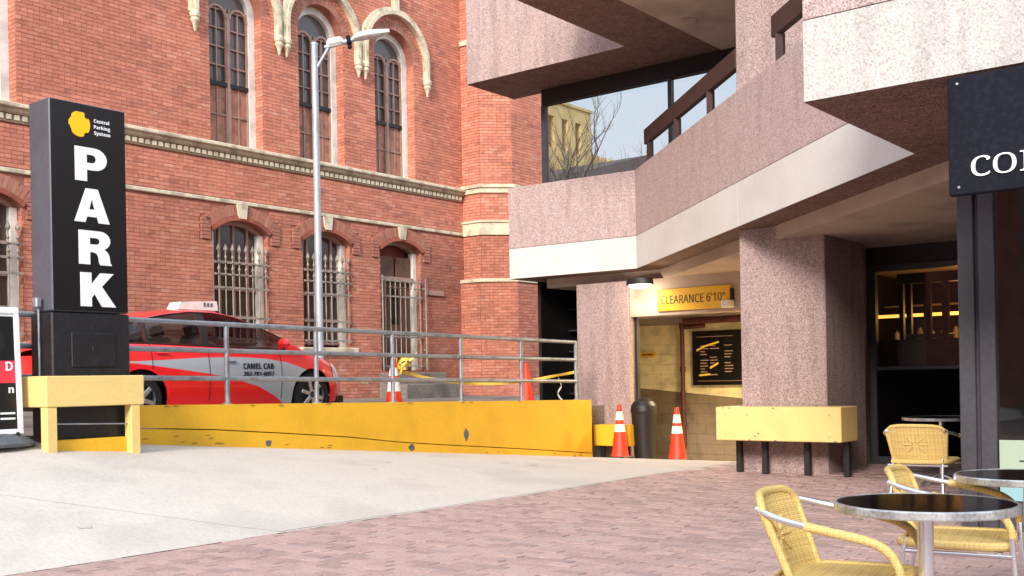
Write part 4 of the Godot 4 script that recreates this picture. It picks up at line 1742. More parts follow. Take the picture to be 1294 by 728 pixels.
# ---------------------------------------------------------------- along the yellow wall
func ramp_things() -> void:
	var w := on_grid("yellow_wall", "long yellow painted low wall between the driveway and the raised alley", "wall", -10.3, 0.0, 10.8)
	var st := nb()
	var top := func(b: float) -> float: return 1.0 - 0.0186 * (b - 6.5)
	var upper := PackedVector2Array()
	var lower := PackedVector2Array()
	var line := [[6.42, 0.765], [7.5, 0.70], [8.5, 0.61], [9.6, 0.505], [10.5, 0.39], [11.4, 0.30], [12.6, 0.19], [13.8, 0.075], [15.14, -0.06]]
	for p in line:
		upper.append(Vector2(p[0], p[1] + 0.006))
		lower.append(Vector2(p[0], p[1] - 0.006))
	upper.append(Vector2(15.14, top.call(15.14)))
	upper.append(Vector2(6.42, top.call(6.42)))
	lower.append(Vector2(15.14, -0.6))
	lower.append(Vector2(6.42, 0.2))
	extrude(st, upper, Vector3(-10.27, 0, 0), Vector3(0, 0, -1), Vector3.UP, Vector3(-0.25, 0, 0))
	part("upper_course", st, M.yellow, w)
	st = nb()
	extrude(st, lower, Vector3(-10.264, 0, 0), Vector3(0, 0, -1), Vector3.UP, Vector3(-0.25, 0, 0))
	part("lower_course", st, M.yellow, w)
	st = nb()
	for p in [[11.9, 0.42, 0.05, 0.09], [10.75, 0.30, 0.06, 0.05], [8.3, 0.50, 0.05, 0.04], [14.6, -0.09, 0.05, 0.03]]:
		var blot := PackedVector2Array()
		for i in 11:
			var k := 0.75 + 0.4 * fmod(i * 0.618 + p[0], 1.0)
			blot.append(Vector2(p[0] + cos(TAU * i / 11) * p[2] * k, p[1] + sin(TAU * i / 11) * p[3] * k))
		extrude(st, blot, Vector3(-10.262, 0, 0), Vector3(0, 0, -1), Vector3.UP, Vector3(-0.006, 0, 0))
	part("chipped_paint", st, M.rubber, w)
	st = nb()
	var rw := RandomNumberGenerator.new()
	rw.seed = 13
	for k in 26:
		var b := rw.randf_range(6.5, 15.1)
		var ya: float = drive_y(-10.27, b) + absf(rw.randfn(0.0, 0.05)) + 0.012 if k % 3 else top.call(b) - rw.randf_range(0.008, 0.02)
		var bl := PackedVector2Array()
		for i in 8:
			var q := rw.randf_range(0.4, 1.0)
			bl.append(Vector2(b + cos(TAU * i / 8) * 0.05 * q * rw.randf_range(0.6, 1.6), ya + sin(TAU * i / 8) * 0.011 * q))
		extrude(st, bl, Vector3(-10.2615, 0, 0), Vector3(0, 0, -1), Vector3.UP, Vector3(-0.006, 0, 0))
	part("scuff", st, M.scuff, w)
	# railing on it
	on_grid("railing", "grey three-rail pipe railing standing on the yellow wall", "railing", -10.4, 0.9, 10.8)
	var rail_r := 0.03
	var rail := func(b: float, k: int) -> float: return [1.912, 1.603, 1.287][k] - [0.0135, 0.0115, 0.0168][k] * (b - 7.04)
	for k in 3:
		st = nb()
		tube(st, [Vector3(-10.38, rail.call(4.9, k), -4.9), Vector3(-10.38, rail.call(14.86, k), -14.86)], rail_r, 10)
		part("rail", st, M.galv)
	for b in [6.5, 7.81, 9.17, 10.53, 11.94, 13.37, 14.86]:
		st = nb()
		tube(st, [Vector3(-10.38, top.call(b) - 0.02, -b), Vector3(-10.38, rail.call(b, 0), -b)], rail_r, 10)
		lathe(st, Transform3D(Basis.IDENTITY, Vector3(-10.38, top.call(b), -b)), [Vector2(0.06, 0.0), Vector2(0.06, 0.012), Vector2(0.03, 0.02)], 12)
		part("post", st, M.galv)
	cone("orange cone with two white bands beside the yellow pier guard", -9.69, -0.127, 15.1, 0.88, [[0.50, 0.64], [0.72, 0.88]])
	cone("orange cone with two white bands by the red pipe, nearer the column", -8.73, -0.152, 15.3, 0.85, [[0.52, 0.66], [0.72, 0.88]])
	cone("orange cone hung with crumpled yellow tape behind the railing", -11.1, 0.728, 11.28, 0.80, [[0.42, 0.62], [0.7, 0.85]])
	cone("plain orange cone behind the last posts of the railing", -11.15, 0.728, 14.5, 0.74, [])
	# crumpled tape on the first of them, and the tape between
	on_grid("crumpled_tape", "bunch of crumpled yellow tape tied on top of a cone", "tape", -11.1, 1.4, 11.28)
	off = Vector3.ZERO
	var r := RandomNumberGenerator.new()
	r.seed = 9
	st = nb()
	for i in 7:
		var pts := []
		var p := Vector3(r.randf_range(-0.05, 0.05), r.randf_range(-0.15, 0.08), r.randf_range(-0.05, 0.05))
		for k in 5:
			pts.append(p)
			p += Vector3(r.randf_range(-0.07, 0.07), r.randf_range(-0.02, 0.12), r.randf_range(-0.13, 0.06))
		ribbon(st, curve(pts, 4), 0.05)
	part("strips", st, M.tape)
	on_grid("barrier_tape", "slack yellow barrier tape strung behind the railing to the concrete pier", "tape", -11.1, 1.1, 13.5)
	st = nb()
	ribbon(st, curve([Vector3(-11.1, 1.38, -11.28), Vector3(-11.12, 1.24, -12.1), Vector3(-11.15, 1.15, -13.2), Vector3(-11.15, 1.16, -14.3), Vector3(-11.1, 1.25, -15.2), Vector3(-11.0, 1.33, -15.85)], 6), 0.05)
	part("strip", st, M.tape)
	on_grid("white_tape_end", "short twisted end of white tape hanging by the last railing post", "tape", -11.0, 0.8, 15.3)
	st = nb()
	ribbon(st, curve([Vector3(-11.0, 1.2, -15.22), Vector3(-10.97, 1.08, -15.26), Vector3(-11.03, 0.95, -15.23), Vector3(-10.98, 0.82, -15.3)], 5), 0.05)
	part("strip", st, M.cone_white)


func ribbon(st: SurfaceTool, pts: Array, w: float) -> void:
	for i in pts.size() - 1:
		var tw := Vector3.UP.rotated((pts[i + 1] - pts[i]).normalized(), sin(i * 0.8) * 0.5) * w / 2
		var tw2 := Vector3.UP.rotated((pts[i + 1] - pts[i]).normalized(), sin((i + 1) * 0.8) * 0.5) * w / 2
		var n: Vector3 = (pts[i + 1] - pts[i]).cross(tw).normalized()
		for s in [-1.0, 1.0]:
			face(st, [pts[i] - tw + n * s * 0.001, pts[i + 1] - tw2 + n * s * 0.001, pts[i + 1] + tw2 + n * s * 0.001, pts[i] + tw + n * s * 0.001], n * s)


# ---------------------------------------------------------------- the sign pylon and the folding sign
func glyph(ch: String) -> Array:           # heavy block capitals in a box 1 wide and 1 high
	if ch == "P":
		var o := PackedVector2Array([Vector2(0, 0), Vector2(0.36, 0), Vector2(0.36, 0.34)])
		for i in 13:
			var t := lerpf(-PI / 2, PI / 2, i / 12.0)
			o.append(Vector2(0.60 + cos(t) * 0.39, 0.67 + sin(t) * 0.33))
		o.append(Vector2(0, 1))
		var h := PackedVector2Array([Vector2(0.36, 0.55)])
		for i in 9:
			var t := lerpf(-PI / 2, PI / 2, i / 8.0)
			h.append(Vector2(0.52 + cos(t) * 0.13, 0.67 + sin(t) * 0.12))
		h.append(Vector2(0.36, 0.79))
		return holed(o, [h])
	if ch == "A":
		return holed(PackedVector2Array([Vector2(-0.03, 0), Vector2(0.30, 0), Vector2(0.355, 0.17), Vector2(0.665, 0.17), Vector2(0.72, 0), Vector2(1.06, 0), Vector2(0.70, 1), Vector2(0.33, 1)]), [PackedVector2Array([Vector2(0.425, 0.39), Vector2(0.595, 0.39), Vector2(0.51, 0.70)])])
	if ch == "R":
		var o := PackedVector2Array([Vector2(0, 0), Vector2(0.34, 0), Vector2(0.34, 0.37), Vector2(0.42, 0.37), Vector2(0.54, 0.34), Vector2(0.60, 0.24), Vector2(0.62, 0.08), Vector2(0.66, 0), Vector2(1.02, 0), Vector2(0.97, 0.10), Vector2(0.95, 0.26), Vector2(0.90, 0.38), Vector2(0.80, 0.46)])
		for i in 9:
			var t := lerpf(-1.1, PI / 2, i / 8.0)
			o.append(Vector2(0.66 + cos(t) * 0.32, 0.725 + sin(t) * 0.275))
		o.append(Vector2(0, 1))
		var h := PackedVector2Array([Vector2(0.34, 0.60)])
		for i in 9:
			var t := lerpf(-PI / 2, PI / 2, i / 8.0)
			h.append(Vector2(0.53 + cos(t) * 0.12, 0.695 + sin(t) * 0.095))
		h.append(Vector2(0.34, 0.79))
		return holed(o, [h])
	return [PackedVector2Array([Vector2(0, 0), Vector2(0.34, 0), Vector2(0.34, 0.26), Vector2(0.43, 0.37), Vector2(0.66, 0), Vector2(1.10, 0), Vector2(0.66, 0.60), Vector2(1.04, 1), Vector2(0.62, 1), Vector2(0.34, 0.66), Vector2(0.34, 1), Vector2(0, 1)])]


func pylon() -> void:
	on_grid("parking_pylon", "tall black pylon sign spelling PARK in white letters under a yellow emblem", "sign", -10.1, 0.62, 5.85)
	var st := nb()
	gbox(st, -10.285, -9.905, 1.945, 4.0, 5.44, 6.25, 0.012)
	part("case", st, M.sign_grey)
	st = nb()
	gbox(st, -9.906, -9.896, 1.955, 3.99, 5.45, 6.24)
	part("face_panel", st, M.sign_black)
	st = nb()
	gbox(st, -10.30, -9.90, 0.55, 1.935, 5.425, 6.262, 0.015)
	var cab := part("cabinet", st, M.cabinet)
	st = nb()
	gbox(st, -9.902, -9.888, 1.40, 1.74, 5.62, 6.09, 0.006)
	var dr := part("door", st, M.cabinet, cab)
	st = nb()
	gbox(st, -9.89, -9.872, 1.56, 1.60, 5.83, 5.85, 0.003)
	part("latch", st, M.dark_steel, dr)
	for k in 4:
		var ch: String = ["P", "A", "R", "K"][k]
		var x0: float = [5.69, 5.685, 5.715, 5.725][k]
		var y0: float = [3.235, 2.83, 2.415, 2.0][k]
		st = nb()
		for p in glyph(ch):
			var q := PackedVector2Array()
			for v in p: q.append(Vector2(x0 + v.x * 0.345, y0 + v.y * 0.335))
			extrude(st, q, Vector3(-9.888, 0, 0), Vector3(0, 0, -1), Vector3.UP, Vector3(-0.010, 0, 0))
		part("letter", st, M.sign_white)
	st = nb()
	var blob := PackedVector2Array()
	for i in 48:
		var t := TAU * i / 48
		var k := 1.0
		for nt in [[0.75, 0.22], [-0.95, 0.16], [2.6, 0.10], [3.6, 0.10], [1.6, 0.05]]:
			var da := absf(wrapf(t - nt[0], -PI, PI))
			if da < 0.2: k -= nt[1]
		blob.append(Vector2(5.745 + cos(t) * 0.112 * k, 3.79 + sin(t) * 0.125 * k))
	extrude(st, blob, Vector3(-9.890, 0, 0), Vector3(0, 0, -1), Vector3.UP, Vector3(-0.008, 0, 0))
	part("emblem", st, M.sign_gold)
	for k in 3:
		text("small_lettering", ["Central", "Parking", "System"][k], 0.034, typeface("Droid Sans", 700), Vector3(-9.894, [3.83, 3.77, 3.71][k], -5.90), Vector3(0, 0, -1), Vector3.UP, M.sign_white, null, [0.165, 0.175, 0.175][k], 0.003)
	st = nb()
	tube(st, [Vector3(-10.1, 1.0, -5.405), Vector3(-10.1, 2.0, -5.405)], 0.012, 8)
	gbox(st, -10.14, -10.06, 1.98, 2.08, 5.36, 5.42, 0.012)
	part("conduit", st, M.galv)
	# box guard round its foot
	on_grid("pylon_guard", "pale yellow box guard on four legs round the foot of the black pylon", "planter", -10.1, 0.62, 5.8)
	st = nb()
	gbox(st, -9.87, -9.70, 1.02, 1.315, 5.25, 6.28, 0.008)
	gbox(st, -10.6, -9.875, 1.02, 1.315, 5.25, 5.40, 0.008)
	gbox(st, -10.6, -9.875, 1.02, 1.315, 6.30, 6.40, 0.008)
	part("box", st, M.pale_yellow)
	for p in [[-9.83, 5.26], [-9.83, 6.14], [-10.5, 5.26], [-10.5, 6.3]]:
		st = nb()
		gbox(st, p[0], p[0] + 0.12, 0.5, 1.02, p[1], p[1] + 0.10, 0.006)
		part("leg", st, M.pale_yellow)
	st = nb()
	tube(st, [Vector3(-9.78, 0.86, -5.35), Vector3(-9.78, 0.83, -6.15)], 0.008, 6)
	part("cross_rod", st, M.galv)
	on_grid("yellow_kerb", "short yellow painted kerb under the box guard of the pylon", "kerb", -9.87, 0.6, 5.8)
	st = nb()
	gbox(st, -9.95, -9.80, 0.4, 0.70, 5.37, 6.16, 0.01)
	part("kerb_stone", st, M.yellow)
	# the folding sign on its rubber base
	var sg := on_grid("pavement_sign", "white framed sign with a red band standing on a grey rubber base", "sign", -9.55, 0.7, 4.6)
	st = nb()
	var lean := Basis(Vector3.BACK, 0.05)
	var org := Vector3(-9.5, 0.80, -4.56)
	var tf := func(x: float, y: float, z: float) -> Vector3: return org + lean * Vector3(z, y, 0) + Vector3(0, 0, -x)
	for q in [[-0.36, 0.36, 0.0, 0.05], [-0.36, 0.36, 1.14, 1.20], [-0.36, -0.31, 0.05, 1.14], [0.31, 0.36, 0.05, 1.14]]:
		box_t(st, Transform3D(lean, tf.call((q[0] + q[1]) / 2, (q[2] + q[3]) / 2, 0.0)), Vector3(0.05, q[3] - q[2], q[1] - q[0]), 0.006)
	part("frame", st, M.sign_white)
	st = nb()
	box_t(st, Transform3D(lean, tf.call(0, 0.27, -0.005)), Vector3(0.02, 0.44, 0.62))
	box_t(st, Transform3D(lean, tf.call(0, 0.905, -0.005)), Vector3(0.02, 0.42, 0.62))
	part("poster_black", st, M.sign_black)
	st = nb()
	box_t(st, Transform3D(lean, tf.call(0, 1.127, -0.004)), Vector3(0.02, 0.026, 0.62))
	part("poster_white", st, M.sign_white)
	st = nb()
	box_t(st, Transform3D(lean, tf.call(0, 0.59, -0.004)), Vector3(0.02, 0.21, 0.62))
	part("poster_red", st, plain(Color(0.86, 0.20, 0.27), 0.5))
	st = nb()
	lathe(st, Transform3D(lean * Basis(Vector3(0, 0, -1), Vector3.RIGHT, Vector3(0, -1, 0)), tf.call(0.03, 0.88, 0.006)), [Vector2(0.19, 0.0), Vector2(0.19, 0.004), Vector2(0.178, 0.004), Vector2(0.178, 0.001), Vector2(0.0, 0.001)], 32, false)
	part("disc", st, M.black)
	var sans := typeface("Droid Sans", 700)
	text("letters", "D", 0.085, sans, tf.call(0.215, 0.60, 0.008), Vector3(0, 0, -1), Vector3.UP, M.sign_white, null, 0.07, 0.002)
	text("letters", "n", 0.07, sans, tf.call(0.235, 0.39, 0.008), Vector3(0, 0, -1), Vector3.UP, M.sign_white, null, 0.05, 0.002)
	st = nb()
	for k in 2:
		box_t(st, Transform3D(lean, tf.call(0.22, 0.20 - k * 0.05, 0.006)), Vector3(0.004, 0.018, 0.14))
	part("small_print", st, M.sign_white)
	st = nb()
	box_t(st, Transform3D(Basis(Vector3.BACK, -0.12), Vector3(-9.72, 1.35, -4.56)), Vector3(0.03, 1.2, 0.70), 0.006)
	part("back_panel", st, M.sign_white)
	st = nb()
	lathe(st, Transform3D(Basis.IDENTITY.scaled(Vector3(0.70, 1, 1.12)), Vector3(-9.55, 0.69, -4.56)), [Vector2(0.0, 0.0), Vector2(0.43, 0.0), Vector2(0.44, 0.03), Vector2(0.38, 0.075), Vector2(0.2, 0.12), Vector2(0.0, 0.125)], 28)
	part("rubber_base", st, M.rubber)
	st = nb()
	for z in [-0.3, 0.3]:
		lathe(st, Transform3D(Basis.IDENTITY, Vector3(-9.5, 0.77, -4.56 + z)), [Vector2(0.03, 0.0), Vector2(0.03, 0.05), Vector2(0.0, 0.06)], 10)
	part("bolt", st, M.black)
	sg.position = grid(-10.06, 0.672, 4.86)


# ---------------------------------------------------------------- the taxi
func car_w(s: float) -> float:
	var t := [[0.0, 0.70], [0.10, 0.78], [0.45, 0.84], [1.0, 0.86], [3.2, 0.86], [3.75, 0.835], [4.05, 0.77], [4.25, 0.64], [4.38, 0.46], [4.43, 0.30]]
	return along(t, s)


func along(t: Array, s: float) -> float:
	if s <= t[0][0]: return t[0][1]
	for i in t.size() - 1:
		if s <= t[i + 1][0]:
			var k: float = (s - t[i][0]) / (t[i + 1][0] - t[i][0])
			return lerpf(t[i][1], t[i + 1][1], k)
	return t[-1][1]


func car_belt(s: float) -> float:
	return along([[0.0, 0.86], [0.08, 0.97], [0.5, 1.00], [1.2, 0.985], [2.2, 0.955], [3.1, 0.93], [3.45, 0.905], [3.8, 0.83], [4.05, 0.74], [4.25, 0.64], [4.38, 0.56], [4.43, 0.50]], s)


func car_roof(s: float) -> float:
	return along([[0.12, 1.02], [0.3, 1.12], [0.55, 1.22], [0.9, 1.325], [1.3, 1.42], [1.7, 1.475], [2.1, 1.475], [2.45, 1.415], [2.8, 1.275], [3.15, 1.125], [3.42, 1.00], [3.55, 0.935]], s)


func car_low(s: float) -> float:
	var y := along([[0.0, 0.34], [0.2, 0.24], [0.6, 0.20], [3.9, 0.20], [4.2, 0.22], [4.43, 0.30]], s)
	for h in [0.86, 3.56]:
		var d := absf(s - h)
		if d < 0.365: y = max(y, 0.315 + sqrt(0.365 * 0.365 - d * d))
	return y


func car_side(s: float, t: float, sg: float) -> Vector3:        # the body side from sill (t 0) to belt (t 1)
	var lo := car_low(s)
	var y := lerpf(lo, car_belt(s), t)
	var k := along([[0.0, 0.94], [0.3, 0.985], [0.5, 1.0], [0.68, 0.993], [0.72, 0.985], [0.9, 0.955], [1.0, 0.90]], (y - 0.2) / (car_belt(s) - 0.2))
	return Vector3(sg * car_w(s) * k, y, 2.2 - s)


func car_glass(s: float, t: float, sg: float, grow := 0.0) -> Vector3:      # the side of the cabin from belt (0) to roof edge (1)
	var y0 := car_belt(s) - 0.01
	var y1 := car_roof(s) - 0.05
	var w0 := car_w(s) * 0.895
	var w1 := along([[0.1, 0.50], [0.6, 0.55], [1.2, 0.585], [2.4, 0.60], [3.0, 0.66], [3.55, 0.74]], s)
	var h := clampf((y1 - y0) / 0.42, 0.0, 1.0)
	w1 = lerpf(w0, w1, h)
	var x := lerpf(w0, w1, t) + 0.035 * sin(PI * t) * h
	return Vector3(sg * (x + grow), lerpf(y0, y1, t) + grow * 0.3, 2.2 - s)


func taxi() -> void:
	var livery := Image.create(1024, 384, false, Image.FORMAT_RGB8)
	livery.fill(Color(0.92, 0.11, 0.14))
	var up_l := [[0.2, 0.77], [0.78, 0.775], [1.22, 0.795], [1.75, 0.825], [2.31, 0.835], [2.76, 0.815], [3.10, 0.765], [3.42, 0.675], [3.58, 0.60]]
	var dn_l := [[0.2, 0.77], [0.78, 0.752], [1.09, 0.715], [1.83, 0.62], [2.3, 0.525], [2.6, 0.45], [2.9, 0.31], [3.05, 0.20], [3.6, 0.1]]
	for x in 1024:
		var s := x / 1024.0 * 4.43
		if s < 0.2 or s > 3.58: continue
		for y in 384:
			var h := 1.5 * (1.0 - y / 384.0)
			if h < along(up_l, s) and h > along(dn_l, s): livery.set_pixel(x, y, Color(0.64, 0.66, 0.69))
	var paint: StandardMaterial3D = M.red.duplicate()
	paint.albedo_color = Color.WHITE
	paint.albedo_texture = ImageTexture.create_from_image(livery)
	on_grid("taxi", "red and silver taxi with a white roof sign parked behind the railing", "taxi", -12.39, 0.730, 8.78)
	off = Vector3.ZERO
	var stations := []
	for i in 90: stations.append(4.43 * i / 89.0)
	for h in [0.86, 3.56]:
		for e in [-0.365, 0.365, -0.3649, 0.3649, -0.36, 0.36, -0.34, 0.34, -0.3, 0.3]: stations.append(h + e)
	stations.sort()
	var st := nb()
	st.set_smooth_group(1)
	var uvf := func(p: Vector3) -> Vector2: return Vector2((2.2 - p.z) / 4.43, 1.0 - p.y / 1.5)
	var fuv := func(q: Array, n: Vector3) -> void:
		var p := q
		if ((q[1] - q[0]).cross(q[2] - q[0])).dot(n) > 0.0:
			p = q.duplicate()
			p.reverse()
		for i in range(1, p.size() - 1):
			for v in [p[0], p[i], p[i + 1]]:
				st.set_uv(uvf.call(v))
				st.add_vertex(v)
	for i in stations.size() - 1:
		var s0: float = stations[i]
		var s1: float = stations[i + 1]
		if s1 - s0 < 1e-5: continue
		for sg in [-1.0, 1.0]:
			for k in 14:
				var t0 := k / 14.0
				var t1 := (k + 1) / 14.0
				fuv.call([car_side(s0, t0, sg), car_side(s1, t0, sg), car_side(s1, t1, sg), car_side(s0, t1, sg)], Vector3(sg, 0.1, 0))
			for k in 5:                                   # bonnet and deck over to the middle
				var q := []
				for c in [[s0, k], [s1, k], [s1, k + 1], [s0, k + 1]]:
					var e := car_side(c[0], 1.0, sg)
					var f: float = c[1] / 5.0
					q.append(Vector3(e.x * (1.0 - f), e.y + 0.075 * sin(f * PI / 2), e.z))
				fuv.call(q, Vector3.UP)
	for en in [0.0, 4.43]:                                  # nose and tail
		for sg in [-1.0, 1.0]:
			for k in 14:
				var p0 := car_side(en, k / 14.0, sg)
				var p1 := car_side(en, (k + 1) / 14.0, sg)
				fuv.call([p0, p1, Vector3(0, p1.y, p1.z), Vector3(0, p0.y, p0.z)], Vector3(0, 0, 1 if en == 0.0 else -1))
	var body := part("body", st, paint)
	# cabin shell, open where the windows are
	var side_w := [[0.62, 0.98], [1.03, 1.78], [1.90, 3.14]]
	var top_w := [[0.25, 0.75, "rear_window"], [2.60, 3.50, "windscreen"]]
	var ss := [0.12, 0.62, 0.98, 1.03, 1.78, 1.90, 3.14, 0.25, 0.75, 2.60, 3.50, 3.55]
	for i in 30: ss.append(lerpf(0.16, 3.46, i / 29.0))
	ss.sort()
	var tt := [0.0, 0.05, 0.34, 0.64, 0.93, 1.0]
	var ff := [0.0, 0.20, 0.35, 0.55, 0.78, 1.0]
	var inside := func(list: Array, m: float) -> bool:
		for w in list:
			if m > w[0] and m < w[1]: return true
		return false
	var tint := plain(Color(0.03, 0.035, 0.04, 0.62), 0.03)
	tint.transparency = BaseMaterial3D.TRANSPARENCY_ALPHA
	st = nb()
	st.set_smooth_group(2)
	for i in ss.size() - 1:
		var s0: float = ss[i]
		var s1: float = ss[i + 1]
		if s1 - s0 < 1e-4: continue
		for sg in [-1.0, 1.0]:
			for k in 5:
				if k > 0 and k < 4 and inside.call(side_w, (s0 + s1) / 2): continue
				face(st, [car_glass(s0, tt[k], sg), car_glass(s1, tt[k], sg), car_glass(s1, tt[k + 1], sg), car_glass(s0, tt[k + 1], sg)], Vector3(sg, 0.3, 0))
			for k in 5:
				if k > 0 and inside.call(top_w, (s0 + s1) / 2): continue
				face(st, [car_top(s0, ff[k], sg, 0.0), car_top(s1, ff[k], sg, 0.0), car_top(s1, ff[k + 1], sg, 0.0), car_top(s0, ff[k + 1], sg, 0.0)], Vector3.UP)
	part("roof", st, M.red)
	for w in side_w:
		for sg in [-1.0, 1.0]:
			st = nb()
			st.set_smooth_group(3)
			for i in 10:
				var s0: float = lerpf(w[0], w[1], i / 10.0)
				var s1: float = lerpf(w[0], w[1], (i + 1) / 10.0)
				for k in 4:
					var t0 := lerpf(0.04, 0.94, k / 4.0)
					var t1 := lerpf(0.04, 0.94, (k + 1) / 4.0)
					face(st, [car_glass(s0, t0, sg, -0.003), car_glass(s1, t0, sg, -0.003), car_glass(s1, t1, sg, -0.003), car_glass(s0, t1, sg, -0.003)], Vector3(sg, 0.3, 0))
			part("side_window", st, tint)
	for w in [[0.98, 1.03], [1.78, 1.90]]:
		for sg in [-1.0, 1.0]:
			st = nb()
			st.set_smooth_group(4)
			for i in 4:
				var s0: float = lerpf(w[0], w[1], i / 4.0)
				var s1: float = lerpf(w[0], w[1], (i + 1) / 4.0)
				for k in 4:
					var t0 := lerpf(0.03, 0.96, k / 4.0)
					var t1 := lerpf(0.03, 0.96, (k + 1) / 4.0)
					face(st, [car_glass(s0, t0, sg, 0.004), car_glass(s1, t0, sg, 0.004), car_glass(s1, t1, sg, 0.004), car_glass(s0, t1, sg, 0.004)], Vector3(sg, 0.3, 0))
			part("window_pillar", st, M.dark_steel)
	for w in top_w:
		st = nb()
		st.set_smooth_group(5)
		for i in 10:
			var s0: float = lerpf(w[0], w[1], i / 10.0)
			var s1: float = lerpf(w[0], w[1], (i + 1) / 10.0)
			for sg in [-1.0, 1.0]:
				for k in 4:
					var f0 := lerpf(0.19, 1.0, k / 4.0)
					var f1 := lerpf(0.19, 1.0, (k + 1) / 4.0)
					face(st, [car_top(s0, f0, sg, -0.003), car_top(s1, f0, sg, -0.003), car_top(s1, f1, sg, -0.003), car_top(s0, f1, sg, -0.003)], Vector3.UP)
		part(w[2], st, tint)
	# black beading round the side windows
	for sg in [-1.0, 1.0]:
		for e in [0.03, 0.955]:
			st = nb()
			var ln := []
			for i in 15: ln.append(car_glass(lerpf(0.60, 3.16, i / 14.0), e, sg, 0.004))
			tube(st, ln, 0.010, 5)
			part("window_beading", st, M.black)
	for q in [[1.05, -0.36], [1.05, 0.36], [1.98, -0.38], [1.98, 0.38]]:
		st = nb()
		box_t(st, Transform3D(Basis(Vector3.RIGHT, 0.22), Vector3(q[1], 0.82, 2.2 - q[0])), Vector3(0.48, 0.62, 0.14), 0.05)
		box_t(st, Transform3D(Basis(Vector3.RIGHT, 0.15), Vector3(q[1], 1.20, 2.2 - q[0] + 0.08)), Vector3(0.26, 0.17, 0.10), 0.04)
		part("seat", st, M.rubber)
	st = nb()
	box(st, Vector3(0, 0.88, 2.2 - 3.1), Vector3(1.35, 0.14, 0.45), 0.05)
	part("dashboard", st, M.black)
	st = nb()
	var wheel_c := Vector3(-0.37, 0.98, 2.2 - 2.72)
	var ring := []
	for i in 17: ring.append(wheel_c + Vector3(cos(TAU * i / 16) * 0.18, sin(TAU * i / 16) * 0.16, sin(TAU * i / 16) * -0.08))
	tube(st, ring, 0.014, 6)
	part("steering_wheel", st, M.black)
	# dark seams of doors, sills and wheel wells
	st = nb()
	for s in [1.02, 1.84, 3.0]:
		for k in 8:
			var p := car_side(s, 0.10 + k * 0.11, 1.0)
			var q := car_side(s, 0.10 + (k + 1) * 0.11, 1.0)
			bar(st, p, q, 0.008, 0.006)
	part("door_seam", st, M.black, body)
	st = nb()
	for h in [0.86, 3.56]:
		box(st, Vector3(0, 0.42, 2.2 - h), Vector3(1.45, 0.5, 0.72))
	box(st, Vector3(0, 0.24, 0.0), Vector3(1.4, 0.1, 4.1))
	part("underbody", st, M.black)
	for h in [0.86, 3.56]:
		for sg in [-1.0, 1.0]:
			var wt := Transform3D(Basis(Vector3(0, 0, 1), Vector3(sg, 0, 0), Vector3(0, 1, 0)), Vector3(sg * 0.64, 0.315, 2.2 - h))
			st = nb()
			lathe(st, wt, [Vector2(0.2, 0.0), Vector2(0.29, 0.0), Vector2(0.313, 0.03), Vector2(0.313, 0.15), Vector2(0.29, 0.185), Vector2(0.205, 0.19), Vector2(0.2, 0.17)], 28)
			var ty := part("wheel", st, M.tyre)
			st = nb()
			lathe(st, wt, [Vector2(0.205, 0.19), Vector2(0.19, 0.175), Vector2(0.185, 0.12), Vector2(0.0, 0.12)], 28)
			lathe(st, wt, [Vector2(0.055, 0.12), Vector2(0.05, 0.185), Vector2(0.0, 0.19)], 14)
			part("rim", st, plain(Color(0.25, 0.25, 0.26), 0.5, 0.4), ty)
			st = nb()
			for k in 6:
				var an := TAU * k / 6 + 0.3
				bar(st, wt * Vector3(cos(an) * 0.04, 0.178, sin(an) * 0.04), wt * Vector3(cos(an) * 0.195, 0.178, sin(an) * 0.195), 0.055, 0.022, 0.006, Vector3(sg, 0, 0))
			part("spokes", st, M.alloy, ty)
	# lamps, mirror, handles, lettering, roof sign
	for sg in [-1.0, 1.0]:
		st = nb()
		st.set_smooth_group(6)
		for i in 5:
			for k in 3:
				var q := []
				for c in [[i, k], [i + 1, k], [i + 1, k + 1], [i, k + 1]]:
					var p := car_side(lerpf(3.98, 4.32, c[0] / 5.0), lerpf(0.62, 0.97, c[1] / 3.0), sg)
					q.append(p + Vector3(sg * 0.008, 0.006, -0.006))
				face(st, q, Vector3(sg, 0.4, -0.4))
		part("headlight", st, plain(Color(0.80, 0.81, 0.82), 0.1, 0.3))
		st = nb()
		box_t(st, Transform3D(Basis.IDENTITY, Vector3(sg * 0.60, 0.78, 2.19)), Vector3(0.14, 0.30, 0.06), 0.02)
		part("tail_light", st, plain(Color(0.85, 0.80, 0.80), 0.15))
		st = nb()
		box_t(st, Transform3D(Basis(Vector3.UP, sg * 0.2), Vector3(sg * 0.93, 1.02, 2.2 - 2.98)), Vector3(0.17, 0.12, 0.14), 0.045)
		bar(st, Vector3(sg * 0.80, 0.96, 2.2 - 3.02), Vector3(sg * 0.92, 1.0, 2.2 - 2.98), 0.05, 0.04)
		part("mirror", st, M.red)
		for s in [1.16, 2.16]:
			st = nb()
			var hp := car_side(s, 0.76, sg)
			bar(st, hp + Vector3(sg * 0.02, 0, -0.09), hp + Vector3(sg * 0.02, 0, 0.09), 0.022, 0.028, 0.008)
			part("door_handle", st, M.red if s < 2 else plain(Color(0.5, 0.52, 0.55), 0.35))
	st = nb()
	box(st, Vector3(0, 0.56, 2.235), Vector3(0.32, 0.15, 0.02), 0.004)
	part("number_plate", st, M.cone_white)
	st = nb()
	box(st, Vector3(0, 0.42, -2.222), Vector3(0.26, 0.10, 0.02), 0.008)
	part("grille", st, M.black)
	var sans := typeface("Droid Sans", 700)
	var ts := func(s: float, y: float) -> Vector3:
		var t: float = (y - car_low(s)) / (car_belt(s) - car_low(s))
		return car_side(s, t, 1.0) + Vector3(0.003, 0, 0)
